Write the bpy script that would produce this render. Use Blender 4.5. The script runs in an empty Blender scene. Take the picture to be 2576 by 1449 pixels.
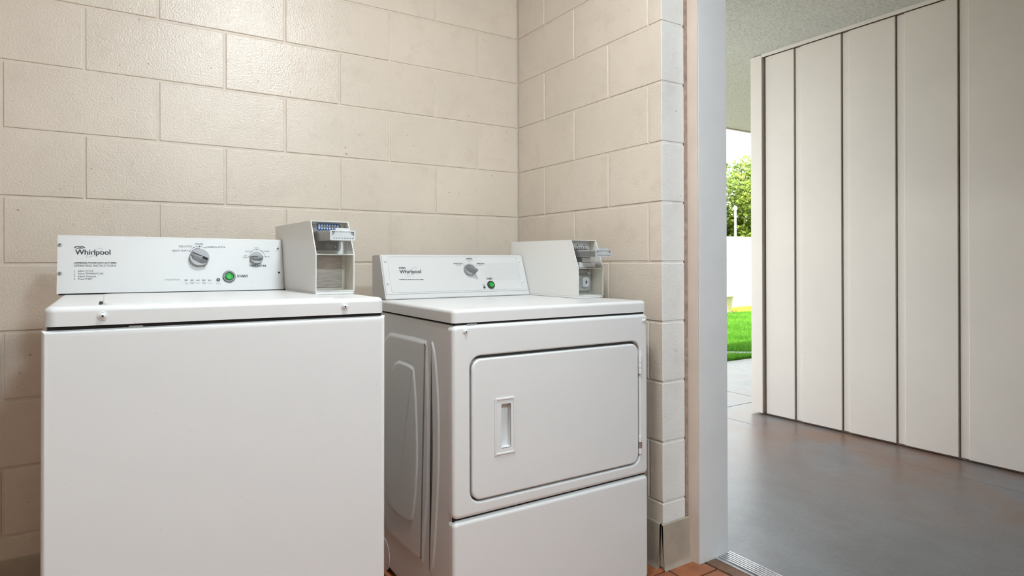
import bpy, bmesh, math, random
from mathutils import Matrix, Vector

random.seed(7)
scene = bpy.context.scene
COL = scene.collection

# ------------------------------------------------------------------ camera
F, YAW, PX, PY = 1546.38, 0.56375, 1276.23, 660.455
CX, CY, CH, ROLL = -1.546, -2.34957, 1.0335, -0.00345
cam_d = bpy.data.cameras.new('camera')
cam = bpy.data.objects.new('camera', cam_d)
COL.objects.link(cam)
cam_d.sensor_width = 36.0
cam_d.lens = 36.0 * F / 2576.0
cam_d.shift_x = (1288.0 - PX) / 2576.0
cam_d.shift_y = -(724.5 - PY) / 2576.0
cam_d.clip_start = 0.02
cam_d.clip_end = 300
cam.matrix_world = (Matrix.Translation((CX, CY, CH)) @ Matrix.Rotation(-YAW, 4, 'Z')
                    @ Matrix.Rotation(math.pi / 2, 4, 'X') @ Matrix.Rotation(ROLL, 4, 'Z'))
scene.camera = cam

# ------------------------------------------------------------------ sky, sun, exposure
world = bpy.data.worlds.new('world')
scene.world = world
world.use_nodes = True
wn = world.node_tree
wn.nodes.clear()
w_out = wn.nodes.new('ShaderNodeOutputWorld')
w_bg = wn.nodes.new('ShaderNodeBackground')
w_bg.inputs['Color'].default_value = (0.90, 0.95, 1.0, 1)
w_bg.inputs['Strength'].default_value = 4.15
wn.links.new(w_bg.outputs[0], w_out.inputs[0])

sun_d = bpy.data.lights.new('sun', 'SUN')
sun_d.energy = 11.0
sun_d.angle = 0.02
sun_d.color = (1.0, 0.95, 0.86)
sun = bpy.data.objects.new('sun', sun_d)
COL.objects.link(sun)
sun.rotation_euler = Vector((0.62, 0.30, -1.0)).to_track_quat('-Z', 'Y').to_euler()

LAMP_STRENGTH = 104.0
REAR_FILL_STRENGTH = 202.0
vs = scene.view_settings
scene.display_settings.display_device = 'sRGB'
vs.view_transform = 'Standard'
vs.look = 'None'
vs.exposure = 0.0
vs.gamma = 1.0
vs.use_curve_mapping = False

# ------------------------------------------------------------------ pixel -> place (2576 x 1449 frame)
def pix_ray(u, v):
    a, b = u - PX, v - PY
    U = (a + ROLL * b) / (1 + ROLL * ROLL)
    V = b - ROLL * U
    c, s = math.cos(YAW), math.sin(YAW)
    x, z = U / F, -V / F
    return Vector((s + x * c, c - x * s, z))

def pix_plane(u, v, M):
    """pixel -> coordinates in the frame M, on that frame's plane z = 0"""
    Mi = M.inverted()
    o = Mi @ Vector((CX, CY, CH))
    d = Mi.to_3x3() @ pix_ray(u, v)
    t = -o.z / d.z
    p = o + d * t
    return p.x, p.y

# ------------------------------------------------------------------ materials
def lin(c):
    return tuple(((x / 255.0) / 12.92 if x / 255.0 <= 0.04045 else ((x / 255.0 + 0.055) / 1.055) ** 2.4) for x in c) + (1.0,)

def new_mat(name):
    m = bpy.data.materials.new(name)
    m.use_nodes = True
    nt = m.node_tree
    return m, nt, nt.nodes['Principled BSDF']

def N(nt, kind, **kw):
    n = nt.nodes.new(kind)
    for k, v in kw.items():
        if k in n.inputs:
            n.inputs[k].default_value = v
        else:
            setattr(n, k, v)
    return n

def ramp(nt, fac, stops):
    r = nt.nodes.new('ShaderNodeValToRGB')
    els = r.color_ramp.elements
    while len(els) < len(stops):
        els.new(0.5)
    for e, (p, c) in zip(els, stops):
        e.position = p
        e.color = c if len(c) == 4 else tuple(c) + (1,)
    nt.links.new(fac, r.inputs['Fac'])
    return r

def mixc(nt, fac, a, b, mode='MIX'):
    m = nt.nodes.new('ShaderNodeMix')
    m.data_type = 'RGBA'
    m.blend_type = mode
    for sock, val in ((m.inputs[0], fac), (m.inputs[6], a), (m.inputs[7], b)):
        if hasattr(val, 'is_linked'):
            nt.links.new(val, sock)
        else:
            sock.default_value = val
    return m.outputs[2]

def bump(nt, height, strength, dist, normal=None):
    b = nt.nodes.new('ShaderNodeBump')
    b.inputs['Strength'].default_value = strength
    b.inputs['Distance'].default_value = dist
    nt.links.new(height, b.inputs['Height'])
    if normal:
        nt.links.new(normal, b.inputs['Normal'])
    return b.outputs[0]

def pos(nt):
    return nt.nodes.new('ShaderNodeNewGeometry').outputs['Position']

def noise(nt, vec, scale, detail=4, rough=0.55):
    n = N(nt, 'ShaderNodeTexNoise', Scale=scale, Detail=detail, Roughness=rough)
    nt.links.new(vec, n.inputs['Vector'])
    return n.outputs['Fac']

def scaled(nt, vec, sc):
    m = nt.nodes.new('ShaderNodeMapping')
    m.inputs['Scale'].default_value = sc
    nt.links.new(vec, m.inputs['Vector'])
    return m.outputs[0]

def simple(name, col, rough=0.4, metal=0.0, var=0.04, nscale=30, bumps=0.0, bscale=200, spec=0.5):
    """plain colour with a little uneven tone and grain"""
    m, nt, b = new_mat(name)
    p = pos(nt)
    n = noise(nt, p, nscale)
    c2 = tuple(x * (1 - var) for x in col[:3]) + (1,)
    c1 = tuple(min(1, x * (1 + var)) for x in col[:3]) + (1,)
    r = ramp(nt, n, [(0.3, c2), (0.7, c1)])
    nt.links.new(r.outputs[0], b.inputs['Base Color'])
    b.inputs['Roughness'].default_value = rough
    b.inputs['Metallic'].default_value = metal
    b.inputs['Specular IOR Level'].default_value = spec
    if bumps:
        nt.links.new(bump(nt, noise(nt, p, bscale, 2), bumps, 0.001), b.inputs['Normal'])
    return m

def painted_block(name, base, pit=True, gloss=0.27):
    m, nt, b = new_mat(name)
    p = pos(nt)
    oi = nt.nodes.new('ShaderNodeObjectInfo')
    n1 = noise(nt, p, 1.6, 5, 0.6)
    n2 = noise(nt, p, 11, 6, 0.65)
    dark = tuple(x * 0.93 for x in base[:3]) + (1,)
    lite = tuple(min(1, x * 1.04) for x in base[:3]) + (1,)
    c = ramp(nt, n1, [(0.35, dark), (0.65, lite)]).outputs[0]
    g = ramp(nt, n2, [(0.30, (0.86, 0.84, 0.82)), (0.48, (1, 1, 1))]).outputs[0]
    c = mixc(nt, 0.45, c, g, 'MULTIPLY')
    rr = ramp(nt, oi.outputs['Random'], [(0, (0.985, 0.985, 0.985)), (1, (1.01, 1.01, 1.01))]).outputs[0]
    c = mixc(nt, 1.0, c, rr, 'MULTIPLY')
    # pores of the concrete that the paint never filled
    vo = N(nt, 'ShaderNodeTexVoronoi', Scale=38.0)
    dn = N(nt, 'ShaderNodeTexNoise', Scale=70.0, Detail=2.0)
    nt.links.new(p, dn.inputs['Vector'])
    dm = nt.nodes.new('ShaderNodeVectorMath'); dm.operation = 'MULTIPLY_ADD'
    nt.links.new(dn.outputs['Color'], dm.inputs[0]); dm.inputs[1].default_value = (0.016, 0.016, 0.016); nt.links.new(p, dm.inputs[2])
    nt.links.new(dm.outputs[0], vo.inputs['Vector'])
    sel = nt.nodes.new('ShaderNodeSeparateColor')
    nt.links.new(vo.outputs['Color'], sel.inputs[0])
    hole = nt.nodes.new('ShaderNodeMath'); hole.operation = 'MULTIPLY_ADD'
    nt.links.new(sel.outputs[0], hole.inputs[0]); hole.inputs[1].default_value = -0.10; 
    nt.links.new(vo.outputs['Distance'], hole.inputs[2])
    pr = ramp(nt, hole.outputs[0], [(0.0, (0, 0, 0)), (0.025, (1, 1, 1))])
    pr.color_ramp.interpolation = 'EASE'
    clus = ramp(nt, noise(nt, p, 4.5, 3), [(0.46, (0, 0, 0)), (0.60, (1, 1, 1))]).outputs[0]
    inv = mixc(nt, 1.0, (1, 1, 1, 1), pr.outputs[0], 'SUBTRACT')
    pits = mixc(nt, 1.0, inv, clus, 'MULTIPLY')
    c = mixc(nt, pits, c, tuple(x * 0.42 for x in base[:3]) + (1,))
    nt.links.new(c, b.inputs['Base Color'])
    b.inputs['Roughness'].default_value = gloss
    # orange-peel paint over rough concrete
    f1 = noise(nt, p, 170, 2, 0.5)
    f2 = noise(nt, scaled(nt, p, (1, 1, 1)), 45, 4, 0.6)
    rough_amt = ramp(nt, noise(nt, p, 2.3, 2), [(0.4, (0.35, 0.35, 0.35)), (0.65, (1, 1, 1))]).outputs[0]
    f2m = mixc(nt, 1.0, f2, rough_amt, 'MULTIPLY')
    nb = bump(nt, f1, 0.36, 0.004)
    nb = bump(nt, f2m, 0.13, 0.006, nb)
    nb = bump(nt, pr.outputs[0], 0.5, 0.002, nb)
    nt.links.new(nb, b.inputs['Normal'])
    return m

M = {}
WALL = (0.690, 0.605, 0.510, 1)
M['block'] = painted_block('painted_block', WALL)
M['end_white'] = painted_block('white_block_end', (0.83, 0.82, 0.79, 1))
M['mortar'] = simple('painted_mortar', (0.66, 0.58, 0.49, 1), 0.45, var=0.05, nscale=25, bumps=0.35, bscale=90)
M['plaster'] = simple('ceiling_paint', (0.74, 0.71, 0.66, 1), 0.8, bumps=0.2, bscale=120)
M['base'] = simple('vinyl_base', (0.40, 0.335, 0.265, 1), 0.42, var=0.16, nscale=9, bumps=0.1, bscale=60)
M['caulk'] = simple('dirty_caulk', (0.36, 0.27, 0.22, 1), 0.7, var=0.25, nscale=40, bumps=0.4)
M['jamb_beige'] = simple('beige_jamb_side', (0.64, 0.535, 0.455, 1), 0.5, var=0.05, nscale=8)
M['frame_paint'] = simple('door_frame_paint', (0.80, 0.80, 0.805, 1), 0.42, var=0.03, nscale=8, bumps=0.05, bscale=150)

def tile_mat():
    m, nt, b = new_mat('terracotta')
    p = pos(nt)
    oi = nt.nodes.new('ShaderNodeObjectInfo')
    r = ramp(nt, noise(nt, p, 14, 6, 0.65), [(0.3, lin((146, 86, 56))), (0.7, lin((184, 114, 76)))]).outputs[0]
    rr = ramp(nt, oi.outputs['Random'], [(0, (0.86, 0.86, 0.86)), (1, (1.08, 1.08, 1.08))]).outputs[0]
    nt.links.new(mixc(nt, 1.0, r, rr, 'MULTIPLY'), b.inputs['Base Color'])
    b.inputs['Roughness'].default_value = 0.33
    nt.links.new(bump(nt, noise(nt, p, 60, 4), 0.12, 0.003), b.inputs['Normal'])
    return m
M['tile'] = tile_mat()
M['grout'] = simple('dark_grout', lin((70, 48, 36)), 0.85, var=0.2, bumps=0.3)

def enamel(name, col, rough=0.3):
    m, nt, b = new_mat(name)
    p = pos(nt)
    c = ramp(nt, noise(nt, p, 3.0, 5, 0.6), [(0.3, tuple(x * 0.975 for x in col[:3])), (0.7, col)]).outputs[0]
    sp = ramp(nt, noise(nt, p, 160, 2, 0.4), [(0.205, (0.55, 0.53, 0.5)), (0.225, (1, 1, 1))]).outputs[0]
    nt.links.new(mixc(nt, 0.5, c, sp, 'MULTIPLY'), b.inputs['Base Color'])
    b.inputs['Roughness'].default_value = rough
    nt.links.new(bump(nt, noise(nt, p, 7, 2), 0.10, 0.004), b.inputs['Normal'])
    return m
M['enamel'] = enamel('white_enamel', (0.75, 0.75, 0.742, 1), 0.30)
M['console_white'] = enamel('console_white', (0.63, 0.625, 0.615, 1), 0.40)
M['box_white'] = enamel('box_white', (0.78, 0.765, 0.73, 1), 0.38)
M['box_inside'] = simple('box_inside', (0.72, 0.66, 0.56, 1), 0.5, var=0.10, nscale=14)
M['ink'] = simple('black_ink', (0.030, 0.030, 0.032, 1), 0.5)
M['grey_ink'] = simple('grey_ink', (0.12, 0.12, 0.125, 1), 0.5)
M['pale_ink'] = simple('pale_ink', (0.52, 0.52, 0.52, 1), 0.5)
M['mid_ink'] = simple('violet_grey_ink', (0.25, 0.25, 0.30, 1), 0.5)
M['dark'] = simple('dark_gap', (0.015, 0.014, 0.013, 1), 0.8)
M['recess_shade'] = simple('dark_recess_shade', (0.10, 0.10, 0.10, 1), 0.7)
M['knob'] = simple('grey_knob', (0.235, 0.235, 0.24, 1), 0.42, var=0.02)
M['knob_light'] = simple('grey_knob_rim', (0.33, 0.33, 0.335, 1), 0.38, var=0.02)
M['bezel'] = simple('button_bezel', (0.085, 0.075, 0.068, 1), 0.35, 0.4)
M['steel'] = simple('steel', (0.52, 0.53, 0.54, 1), 0.32, 0.9, var=0.12, nscale=60)
M['chrome'] = simple('worn_chrome', (0.62, 0.65, 0.66, 1), 0.22, 0.95, var=0.15, nscale=70)
M['dull_steel'] = simple('dull_steel', (0.44, 0.44, 0.43, 1), 0.5, 0.55, var=0.12, nscale=50)
M['zinc'] = simple('zinc_plate', (0.66, 0.69, 0.71, 1), 0.36, 0.35, var=0.10, nscale=60)
M['plate_steel'] = simple('dark_worn_steel', (0.30, 0.30, 0.295, 1), 0.45, 0.4, var=0.25, nscale=45)
M['blue'] = simple('blue_sticker', lin((28, 88, 172)), 0.4, var=0.02)
M['white_ink'] = simple('white_print', (0.75, 0.80, 0.83, 1), 0.4)
M['led'] = simple('smoked_lens', (0.10, 0.10, 0.105, 1), 0.25)

def brushed(name):
    m, nt, b = new_mat(name)
    p = pos(nt)
    c = ramp(nt, noise(nt, scaled(nt, p, (30, 30, 420)), 1.0, 4, 0.6), [(0.3, lin((150, 140, 130))), (0.7, lin((190, 180, 170)))]).outputs[0]
    nt.links.new(c, b.inputs['Base Color'])
    b.inputs['Roughness'].default_value = 0.55
    b.inputs['Metallic'].default_value = 0.25
    return m
M['brushed'] = brushed('brushed_plate')

def green_button():
    m, nt, b = new_mat('green_button')
    n = noise(nt, pos(nt), 30)
    nt.links.new(ramp(nt, n, [(0.3, lin((20, 150, 48))), (0.7, lin((38, 178, 66)))]).outputs[0], b.inputs['Base Color'])
    b.inputs['Roughness'].default_value = 0.42
    return m
M['green'] = green_button()

def siding_mat():
    m, nt, b = new_mat('painted_siding')
    p = pos(nt)
    c = ramp(nt, noise(nt, p, 1.4, 5, 0.6), [(0.3, (0.605, 0.555, 0.505)), (0.7, (0.66, 0.605, 0.55))]).outputs[0]
    mk = ramp(nt, noise(nt, scaled(nt, p, (1, 10, 16)), 3.0, 3, 0.5), [(0.215, (0.5, 0.45, 0.40)), (0.235, (1, 1, 1))]).outputs[0]
    c = mixc(nt, 0.5, c, mk, 'MULTIPLY')
    nt.links.new(c, b.inputs['Base Color'])
    b.inputs['Roughness'].default_value = 0.5
    grain = noise(nt, scaled(nt, p, (1, 160, 9)), 1.0, 4, 0.6)
    nt.links.new(bump(nt, grain, 0.25, 0.0015), b.inputs['Normal'])
    return m
M['siding'] = siding_mat()
M['groove'] = simple('dirty_groove', (0.17, 0.115, 0.080, 1), 0.85, var=0.25, nscale=20)

def stucco():
    m, nt, b = new_mat('stucco_soffit')
    p = pos(nt)
    n = noise(nt, p, 55, 5, 0.7)
    c = ramp(nt, n, [(0.36, (0.74, 0.735, 0.72)), (0.60, (0.95, 0.945, 0.93))]).outputs[0]
    nt.links.new(c, b.inputs['Base Color'])
    b.inputs['Roughness'].default_value = 0.8
    nb = bump(nt, n, 1.0, 0.03)
    nt.links.new(nb, b.inputs['Normal'])
    return m
M['stucco'] = stucco()

def concrete():
    m, nt, b = new_mat('worn_concrete')
    p = pos(nt)
    n1 = noise(nt, p, 1.3, 6, 0.62)
    n2 = noise(nt, scaled(nt, p, (3.5, 1.2, 1)), 3.2, 6, 0.65)
    c = ramp(nt, n1, [(0.30, lin((108, 109, 112))), (0.52, lin((126, 127, 130))), (0.72, lin((118, 108, 106)))]).outputs[0]
    c2 = ramp(nt, n2, [(0.30, (0.80, 0.80, 0.80)), (0.70, (1, 1, 1))]).outputs[0]
    c = mixc(nt, 0.7, c, c2, 'MULTIPLY')
    g3 = ramp(nt, noise(nt, scaled(nt, p, (1.0, 2.4, 1)), 38, 4, 0.7), [(0.3, (0.82, 0.82, 0.82)), (0.7, (1.06, 1.06, 1.06))]).outputs[0]
    c = mixc(nt, 0.8, c, g3, 'MULTIPLY')
    # rusty earth stains along the siding side
    st = ramp(nt, noise(nt, p, 2.1, 4, 0.6), [(0.36, (0, 0, 0)), (0.58, (1, 1, 1))]).outputs[0]
    sx = nt.nodes.new('ShaderNodeSeparateXYZ'); nt.links.new(p, sx.inputs[0])
    mr = N(nt, 'ShaderNodeMapRange'); mr.inputs[1].default_value = 1.0; mr.inputs[2].default_value = 2.1
    nt.links.new(sx.outputs[0], mr.inputs[0])
    my = N(nt, 'ShaderNodeMapRange'); my.inputs[1].default_value = 0.9; my.inputs[2].default_value = 0.0
    nt.links.new(sx.outputs[1], my.inputs[0])
    mm = nt.nodes.new('ShaderNodeMath'); mm.operation = 'MULTIPLY'
    nt.links.new(mr.outputs[0], mm.inputs[0]); nt.links.new(my.outputs[0], mm.inputs[1])
    mk = mixc(nt, 1.0, st, mm.outputs[0], 'MULTIPLY')
    c = mixc(nt, mk, c, lin((128, 98, 80)))
    nt.links.new(c, b.inputs['Base Color'])
    b.inputs['Roughness'].default_value = 0.33
    return m
M['concrete'] = concrete()
M['alu'] = simple('threshold_aluminium', (0.62, 0.62, 0.63, 1), 0.25, 0.9, var=0.15, nscale=40)
M['wood_dirty'] = simple('dirty_wood', lin((122, 92, 72)), 0.7, var=0.25, nscale=25, bumps=0.3)
M['soil'] = simple('lawn_soil', lin((128, 130, 92)), 0.9, var=0.25, nscale=8)
M['pot'] = simple('glazed_pot', lin((190, 186, 140)), 0.5, var=0.08, nscale=12)
M['white_wall'] = simple('white_stucco_wall', (0.80, 0.80, 0.78, 1), 0.8, var=0.02, nscale=3, bumps=0.2)
M['kerb'] = simple('kerb_stone', lin((180, 176, 160)), 0.8, var=0.1)
M['bark'] = simple('bark', lin((96, 78, 58)), 0.9, var=0.25, nscale=14, bumps=0.5, bscale=30)
M['flower'] = simple('dry_yellow_plants', lin((176, 166, 62)), 0.8, var=0.25, nscale=9)
M['pole_white'] = simple('white_pole_paint', (0.80, 0.80, 0.78, 1), 0.5)

def leafy(name, a, c, trans=0.4, sc=3.0):
    m, nt, b = new_mat(name)
    r = ramp(nt, noise(nt, pos(nt), sc, 4), [(0.3, a), (0.7, c)]).outputs[0]
    nt.links.new(r, b.inputs['Base Color'])
    b.inputs['Roughness'].default_value = 0.5
    tr = nt.nodes.new('ShaderNodeBsdfTranslucent')
    nt.links.new(r, tr.inputs['Color'])
    mx = nt.nodes.new('ShaderNodeMixShader'); mx.inputs[0].default_value = trans
    out = nt.nodes['Material Output']
    nt.links.new(b.outputs[0], mx.inputs[1]); nt.links.new(tr.outputs[0], mx.inputs[2])
    nt.links.new(mx.outputs[0], out.inputs[0])
    return m
M['grass'] = leafy('grass_blades', lin((70, 134, 26)), lin((112, 168, 46)), 0.35, 1.2)
M['leaf'] = leafy('tree_leaves', lin((78, 108, 26)), lin((156, 172, 64)), 0.45, 1.5)

def lamp_mat(name, strength, col):
    m, nt, b = new_mat(name)
    b.inputs['Base Color'].default_value = (0.9, 0.9, 0.88, 1)
    b.inputs['Emission Color'].default_value = col
    b.inputs['Emission Strength'].default_value = strength
    return m
M['lamp'] = lamp_mat('lamp_diffuser', LAMP_STRENGTH, (0.90, 0.957, 0.99, 1))
M['fill_rear'] = lamp_mat('fill_diffuser_rear', REAR_FILL_STRENGTH, (0.71, 0.92, 1.06, 1))

# ------------------------------------------------------------------ mesh helpers
def finish(name, bm, mat, parent=None, smooth=True, angle=40, wn=True):
    bmesh.ops.remove_doubles(bm, verts=bm.verts, dist=1e-6)
    bmesh.ops.recalc_face_normals(bm, faces=bm.faces)
    me = bpy.data.meshes.new(name)
    bm.to_mesh(me)
    bm.free()
    return mesh_obj(name, me, mat, parent, smooth, angle, wn)

def mesh_obj(name, me, mat, parent=None, smooth=True, angle=40, wn=True):
    if mat and not me.materials:
        me.materials.append(M[mat])
    if smooth:
        me.shade_smooth()
        me.set_sharp_from_angle(angle=math.radians(angle))
    o = bpy.data.objects.new(name, me)
    COL.objects.link(o)
    if parent:
        o.parent = parent
    if smooth and wn:
        md = o.modifiers.new('weighted', 'WEIGHTED_NORMAL')
        md.keep_sharp = True
    return o

def tag(o, label=None, cat=None, group=None, kind=None):
    if label: o['label'] = label
    if cat: o['category'] = cat
    if group: o['group'] = group
    if kind: o['kind'] = kind
    return o

def empty(name, mat):
    o = bpy.data.objects.new(name, None)
    o.empty_display_size = 0.1
    COL.objects.link(o)
    o.matrix_world = mat
    return o

def box(bm, x0, x1, y0, y1, z0, z1, bev=0.0, seg=2, only=None):
    """box; bevels all edges, or those whose (midpoint, direction) pass only()"""
    r = bmesh.ops.create_cube(bm, size=1.0)
    vs_ = r['verts']
    for v in vs_:
        v.co = Vector((x0 + (v.co.x + .5) * (x1 - x0), y0 + (v.co.y + .5) * (y1 - y0), z0 + (v.co.z + .5) * (z1 - z0)))
    if bev > 0:
        es = set(e for v in vs_ for e in v.link_edges)
        if only:
            es = [e for e in es if only((e.verts[0].co + e.verts[1].co) / 2, (e.verts[1].co - e.verts[0].co).normalized())]
        bmesh.ops.bevel(bm, geom=list(es), offset=bev, segments=seg, profile=0.5, affect='EDGES')
    return bm

def rrect(x0, x1, y0, y1, r, n=5):
    pts = []
    for cx_, cy_, a0 in ((x1 - r, y1 - r, 0), (x0 + r, y1 - r, 90), (x0 + r, y0 + r, 180), (x1 - r, y0 + r, 270)):
        if r <= 0:
            pts.append((cx_, cy_)); continue
        for i in range(n + 1):
            a = math.radians(a0 + 90 * i / n)
            pts.append((cx_ + r * math.cos(a), cy_ + r * math.sin(a)))
    return pts

def circle(cx_, cy_, rx, ry=None, n=20, a0=0.0):
    ry = rx if ry is None else ry
    return [(cx_ + rx * math.cos(a0 + 2 * math.pi * i / n), cy_ + ry * math.sin(a0 + 2 * math.pi * i / n)) for i in range(n)]

def extr(bm, outer, holes, to3, t0, t1, bev=0.0, seg=2, back=False):
    """plate: outline (+ holes) at depth t0, walls to depth t1, front outline rounded by bev"""
    loops, edges = [], []
    for lp in [outer] + list(holes):
        vs_ = [bm.verts.new(to3(a, b, t0)) for a, b in lp]
        loops.append(vs_)
        edges += [bm.edges.new((vs_[i], vs_[(i + 1) % len(vs_)])) for i in range(len(vs_))]
    if holes:
        bmesh.ops.triangle_fill(bm, use_beauty=True, use_dissolve=False, edges=edges)
    else:
        bm.faces.new(loops[0])
    for lp, vs_ in zip([outer] + list(holes), loops):
        bs = [bm.verts.new(to3(a, b, t1)) for a, b in lp]
        n = len(lp)
        for i in range(n):
            bm.faces.new((vs_[i], vs_[(i + 1) % n], bs[(i + 1) % n], bs[i]))
        if back and lp is outer:
            bm.faces.new(bs)
    if bev > 0:
        bmesh.ops.bevel(bm, geom=edges, offset=bev, segments=seg, profile=0.5, affect='EDGES', clamp_overlap=True)
    return bm

def rplate(bm, x0, x1, y0, y1, r, to3, t_top, t_bot, bev, seg=5, hole=None, hbev=0.004, back=False, n=6):
    """rounded-rectangle plate whose front edge rolls over with radius bev; hole = (x0, x1, y0, y1, r)"""
    def ring(d, t, q):
        a, b, c, e, rr = q
        return [bm.verts.new(to3(u_, v_, t)) for u_, v_ in rrect(a + d, b - d, c + d, e - d, max(rr - d, 0.0005), n)]
    def skin(rings):
        for r0, r1 in zip(rings, rings[1:]):
            m_ = len(r0)
            for i in range(m_): bm.faces.new((r0[i], r0[(i + 1) % m_], r1[(i + 1) % m_], r1[i]))
    sg = 1 if t_top > t_bot else -1
    q = (x0, x1, y0, y1, r)
    rs = [ring(0, t_bot, q)]
    for k in range(seg + 1):
        a = math.pi / 2 * k / seg
        rs.append(ring(bev * (1 - math.cos(a)), t_top - sg * bev * (1 - math.sin(a)), q))
    skin(rs)
    if back: bm.faces.new(rs[0])
    if hole is None:
        bm.faces.new(rs[-1])
    else:
        hs_ = [ring(0, t_bot, hole)]
        for k in range(seg + 1):
            a = math.pi / 2 * k / seg
            hs_.append(ring(-hbev * (1 - math.cos(a)), t_top - sg * hbev * (1 - math.sin(a)), hole))
        skin(hs_)
        es = []
        for lp in (rs[-1], hs_[-1]):
            for i in range(len(lp)):
                es.append(bm.edges.get((lp[i], lp[(i + 1) % len(lp)])))
        bmesh.ops.triangle_fill(bm, use_beauty=True, use_dissolve=False, edges=es)
    return bm

def lathe(bm, prof, to3, cx_=0, cy_=0, n=24, sx=1.0):
    """profile [(radius, height)] turned about (cx, cy) of a face frame"""
    rings = []
    for r, h in prof:
        if r <= 1e-7:
            rings.append([bm.verts.new(to3(cx_, cy_, h))])
        else:
            rings.append([bm.verts.new(to3(cx_ + sx * r * math.cos(2 * math.pi * i / n), cy_ + r * math.sin(2 * math.pi * i / n), h)) for i in range(n)])
    for a, b in zip(rings, rings[1:]):
        for i in range(n):
            j = (i + 1) % n
            if len(a) == 1 and len(b) == 1: continue
            if len(a) == 1: bm.faces.new((a[0], b[i], b[j]))
            elif len(b) == 1: bm.faces.new((a[i], a[j], b[0]))
            else: bm.faces.new((a[i], a[j], b[j], b[i]))
    return bm

def ribbon(bm, pts, w, to3, t, closed=False):
    """flat printed line of width w through pts"""
    n = len(pts)
    L, R = [], []
    for i, (x, y) in enumerate(pts):
        p = pts[(i - 1) % n] if (closed or i > 0) else pts[i]
        q = pts[(i + 1) % n] if (closed or i < n - 1) else pts[i]
        dx, dy = q[0] - p[0], q[1] - p[1]
        l = math.hypot(dx, dy) or 1
        L.append(bm.verts.new(to3(x - dy / l * w / 2, y + dx / l * w / 2, t)))
        R.append(bm.verts.new(to3(x + dy / l * w / 2, y - dx / l * w / 2, t)))
    for i in range(n if closed else n - 1):
        j = (i + 1) % n
        bm.faces.new((L[i], L[j], R[j], R[i]))

def disc(bm, pts, to3, t):
    bm.faces.new([bm.verts.new(to3(a, b, t)) for a, b in pts])

_fonts = {}
def text_mesh(s):
    if s in _fonts: return _fonts[s]
    cu = bpy.data.curves.new('lettering', 'FONT')
    cu.body = s
    cu.size = 1.0
    cu.resolution_u = 3
    o = bpy.data.objects.new('lettering', cu)
    COL.objects.link(o)
    bpy.context.view_layer.update()
    me = bpy.data.meshes.new_from_object(o)
    bpy.data.objects.remove(o)
    bpy.data.curves.remove(cu)
    v = [tuple(p.co[:2]) for p in me.vertices]
    f = [tuple(p.vertices) for p in me.polygons]
    bpy.data.meshes.remove(me)
    _fonts[s] = (v, f)
    return v, f

CAP = None
def put_text(bm, s, pL, pR, cap, to3, t, bold=0.0):
    """letters of string s from pL to pR (face coordinates of the baseline ends), capital height cap"""
    global CAP
    if CAP is None:
        CAP = max(y for x, y in text_mesh('H')[0])
    v, f = text_mesh(s)
    x0, x1 = min(p[0] for p in v), max(p[0] for p in v)
    ex = Vector((pR[0] - pL[0], pR[1] - pL[1]))
    ey = Vector((-ex.y, ex.x)).normalized()
    shifts = [(0, 0)] if not bold else [(-bold, 0), (bold, 0)]
    for sx, sy in shifts:
        vv = []
        for x, y in v:
            q = Vector(pL) + ex * ((x - x0) / (x1 - x0)) + ey * (y / CAP * cap)
            vv.append(bm.verts.new(to3(q.x + sx, q.y + sy, t)))
        for poly in f:
            try: bm.faces.new([vv[i] for i in poly])
            except ValueError: pass

def prints(name, bm, mat, parent):
    me = bpy.data.meshes.new(name)
    bm.to_mesh(me); bm.free()
    return mesh_obj(name, me, mat, parent, smooth=False)

# ================================================================== SETTING
ROOM_X0, ROOM_Y0, CEIL = -3.26, -4.07, 2.456
HB = 0.2032
JG = 0.0078                                    # visible mortar joint
_blk = {}
def block_mesh(L, Hh):
    key = (round(L, 3), round(Hh, 3))
    if key in _blk: return _blk[key]
    bm = bmesh.new()
    extr(bm, [(0, 0), (L, 0), (L, Hh), (0, Hh)], [], lambda a, b, t: (a, t, b), 0.0, 0.05, 0.0028, 3)
    bmesh.ops.recalc_face_normals(bm, faces=bm.faces)
    me = bpy.data.meshes.new('block')
    bm.to_mesh(me); bm.free()
    me.materials.append(M['block'])
    me.shade_smooth(); me.set_sharp_from_angle(angle=math.radians(10))
    _blk[key] = me
    return me

def lay_blocks(parent, origin, along, inward, spans):
    """spans: (a0, a1, z0, z1) along the wall; inward = direction into the wall"""
    a = Vector(along); n = Vector(inward); z = Vector((0, 0, 1))
    for a0, a1, z0, z1 in spans:
        me = block_mesh(a1 - a0 - JG, z1 - z0 - JG)
        o = bpy.data.objects.new('block', me)
        COL.objects.link(o)
        o.parent = parent
        p = Vector(origin) + a * (a0 + JG / 2) + z * (z0 + JG / 2) + n * random.uniform(-0.0006, 0.0006)
        if a.cross(n).z > 0:
            o.matrix_local = Matrix(((a.x, n.x, 0, p.x), (a.y, n.y, 0, p.y), (0, 0, 1, p.z), (0, 0, 0, 1)))
        else:                                   # keep the frame right handed: start from the far end
            p = p + a * (a1 - a0 - JG)
            o.matrix_local = Matrix(((-a.x, n.x, 0, p.x), (-a.y, n.y, 0, p.y), (0, 0, 1, p.z), (0, 0, 0, 1)))

def courses():
    for k in range(-5, 7):
        yield k, (0.0 if k == -5 else CH + k * HB), min(CEIL, CH + (k + 1) * HB)

def running(length, offset, parity):
    """joint positions of one course"""
    js = [0.0]
    n = 1
    while offset + n * HB < length - 0.03:
        if n % 2 == parity: js.append(offset + n * HB)
        n += 1
    js.append(length)
    return list(zip(js, js[1:]))

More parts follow.
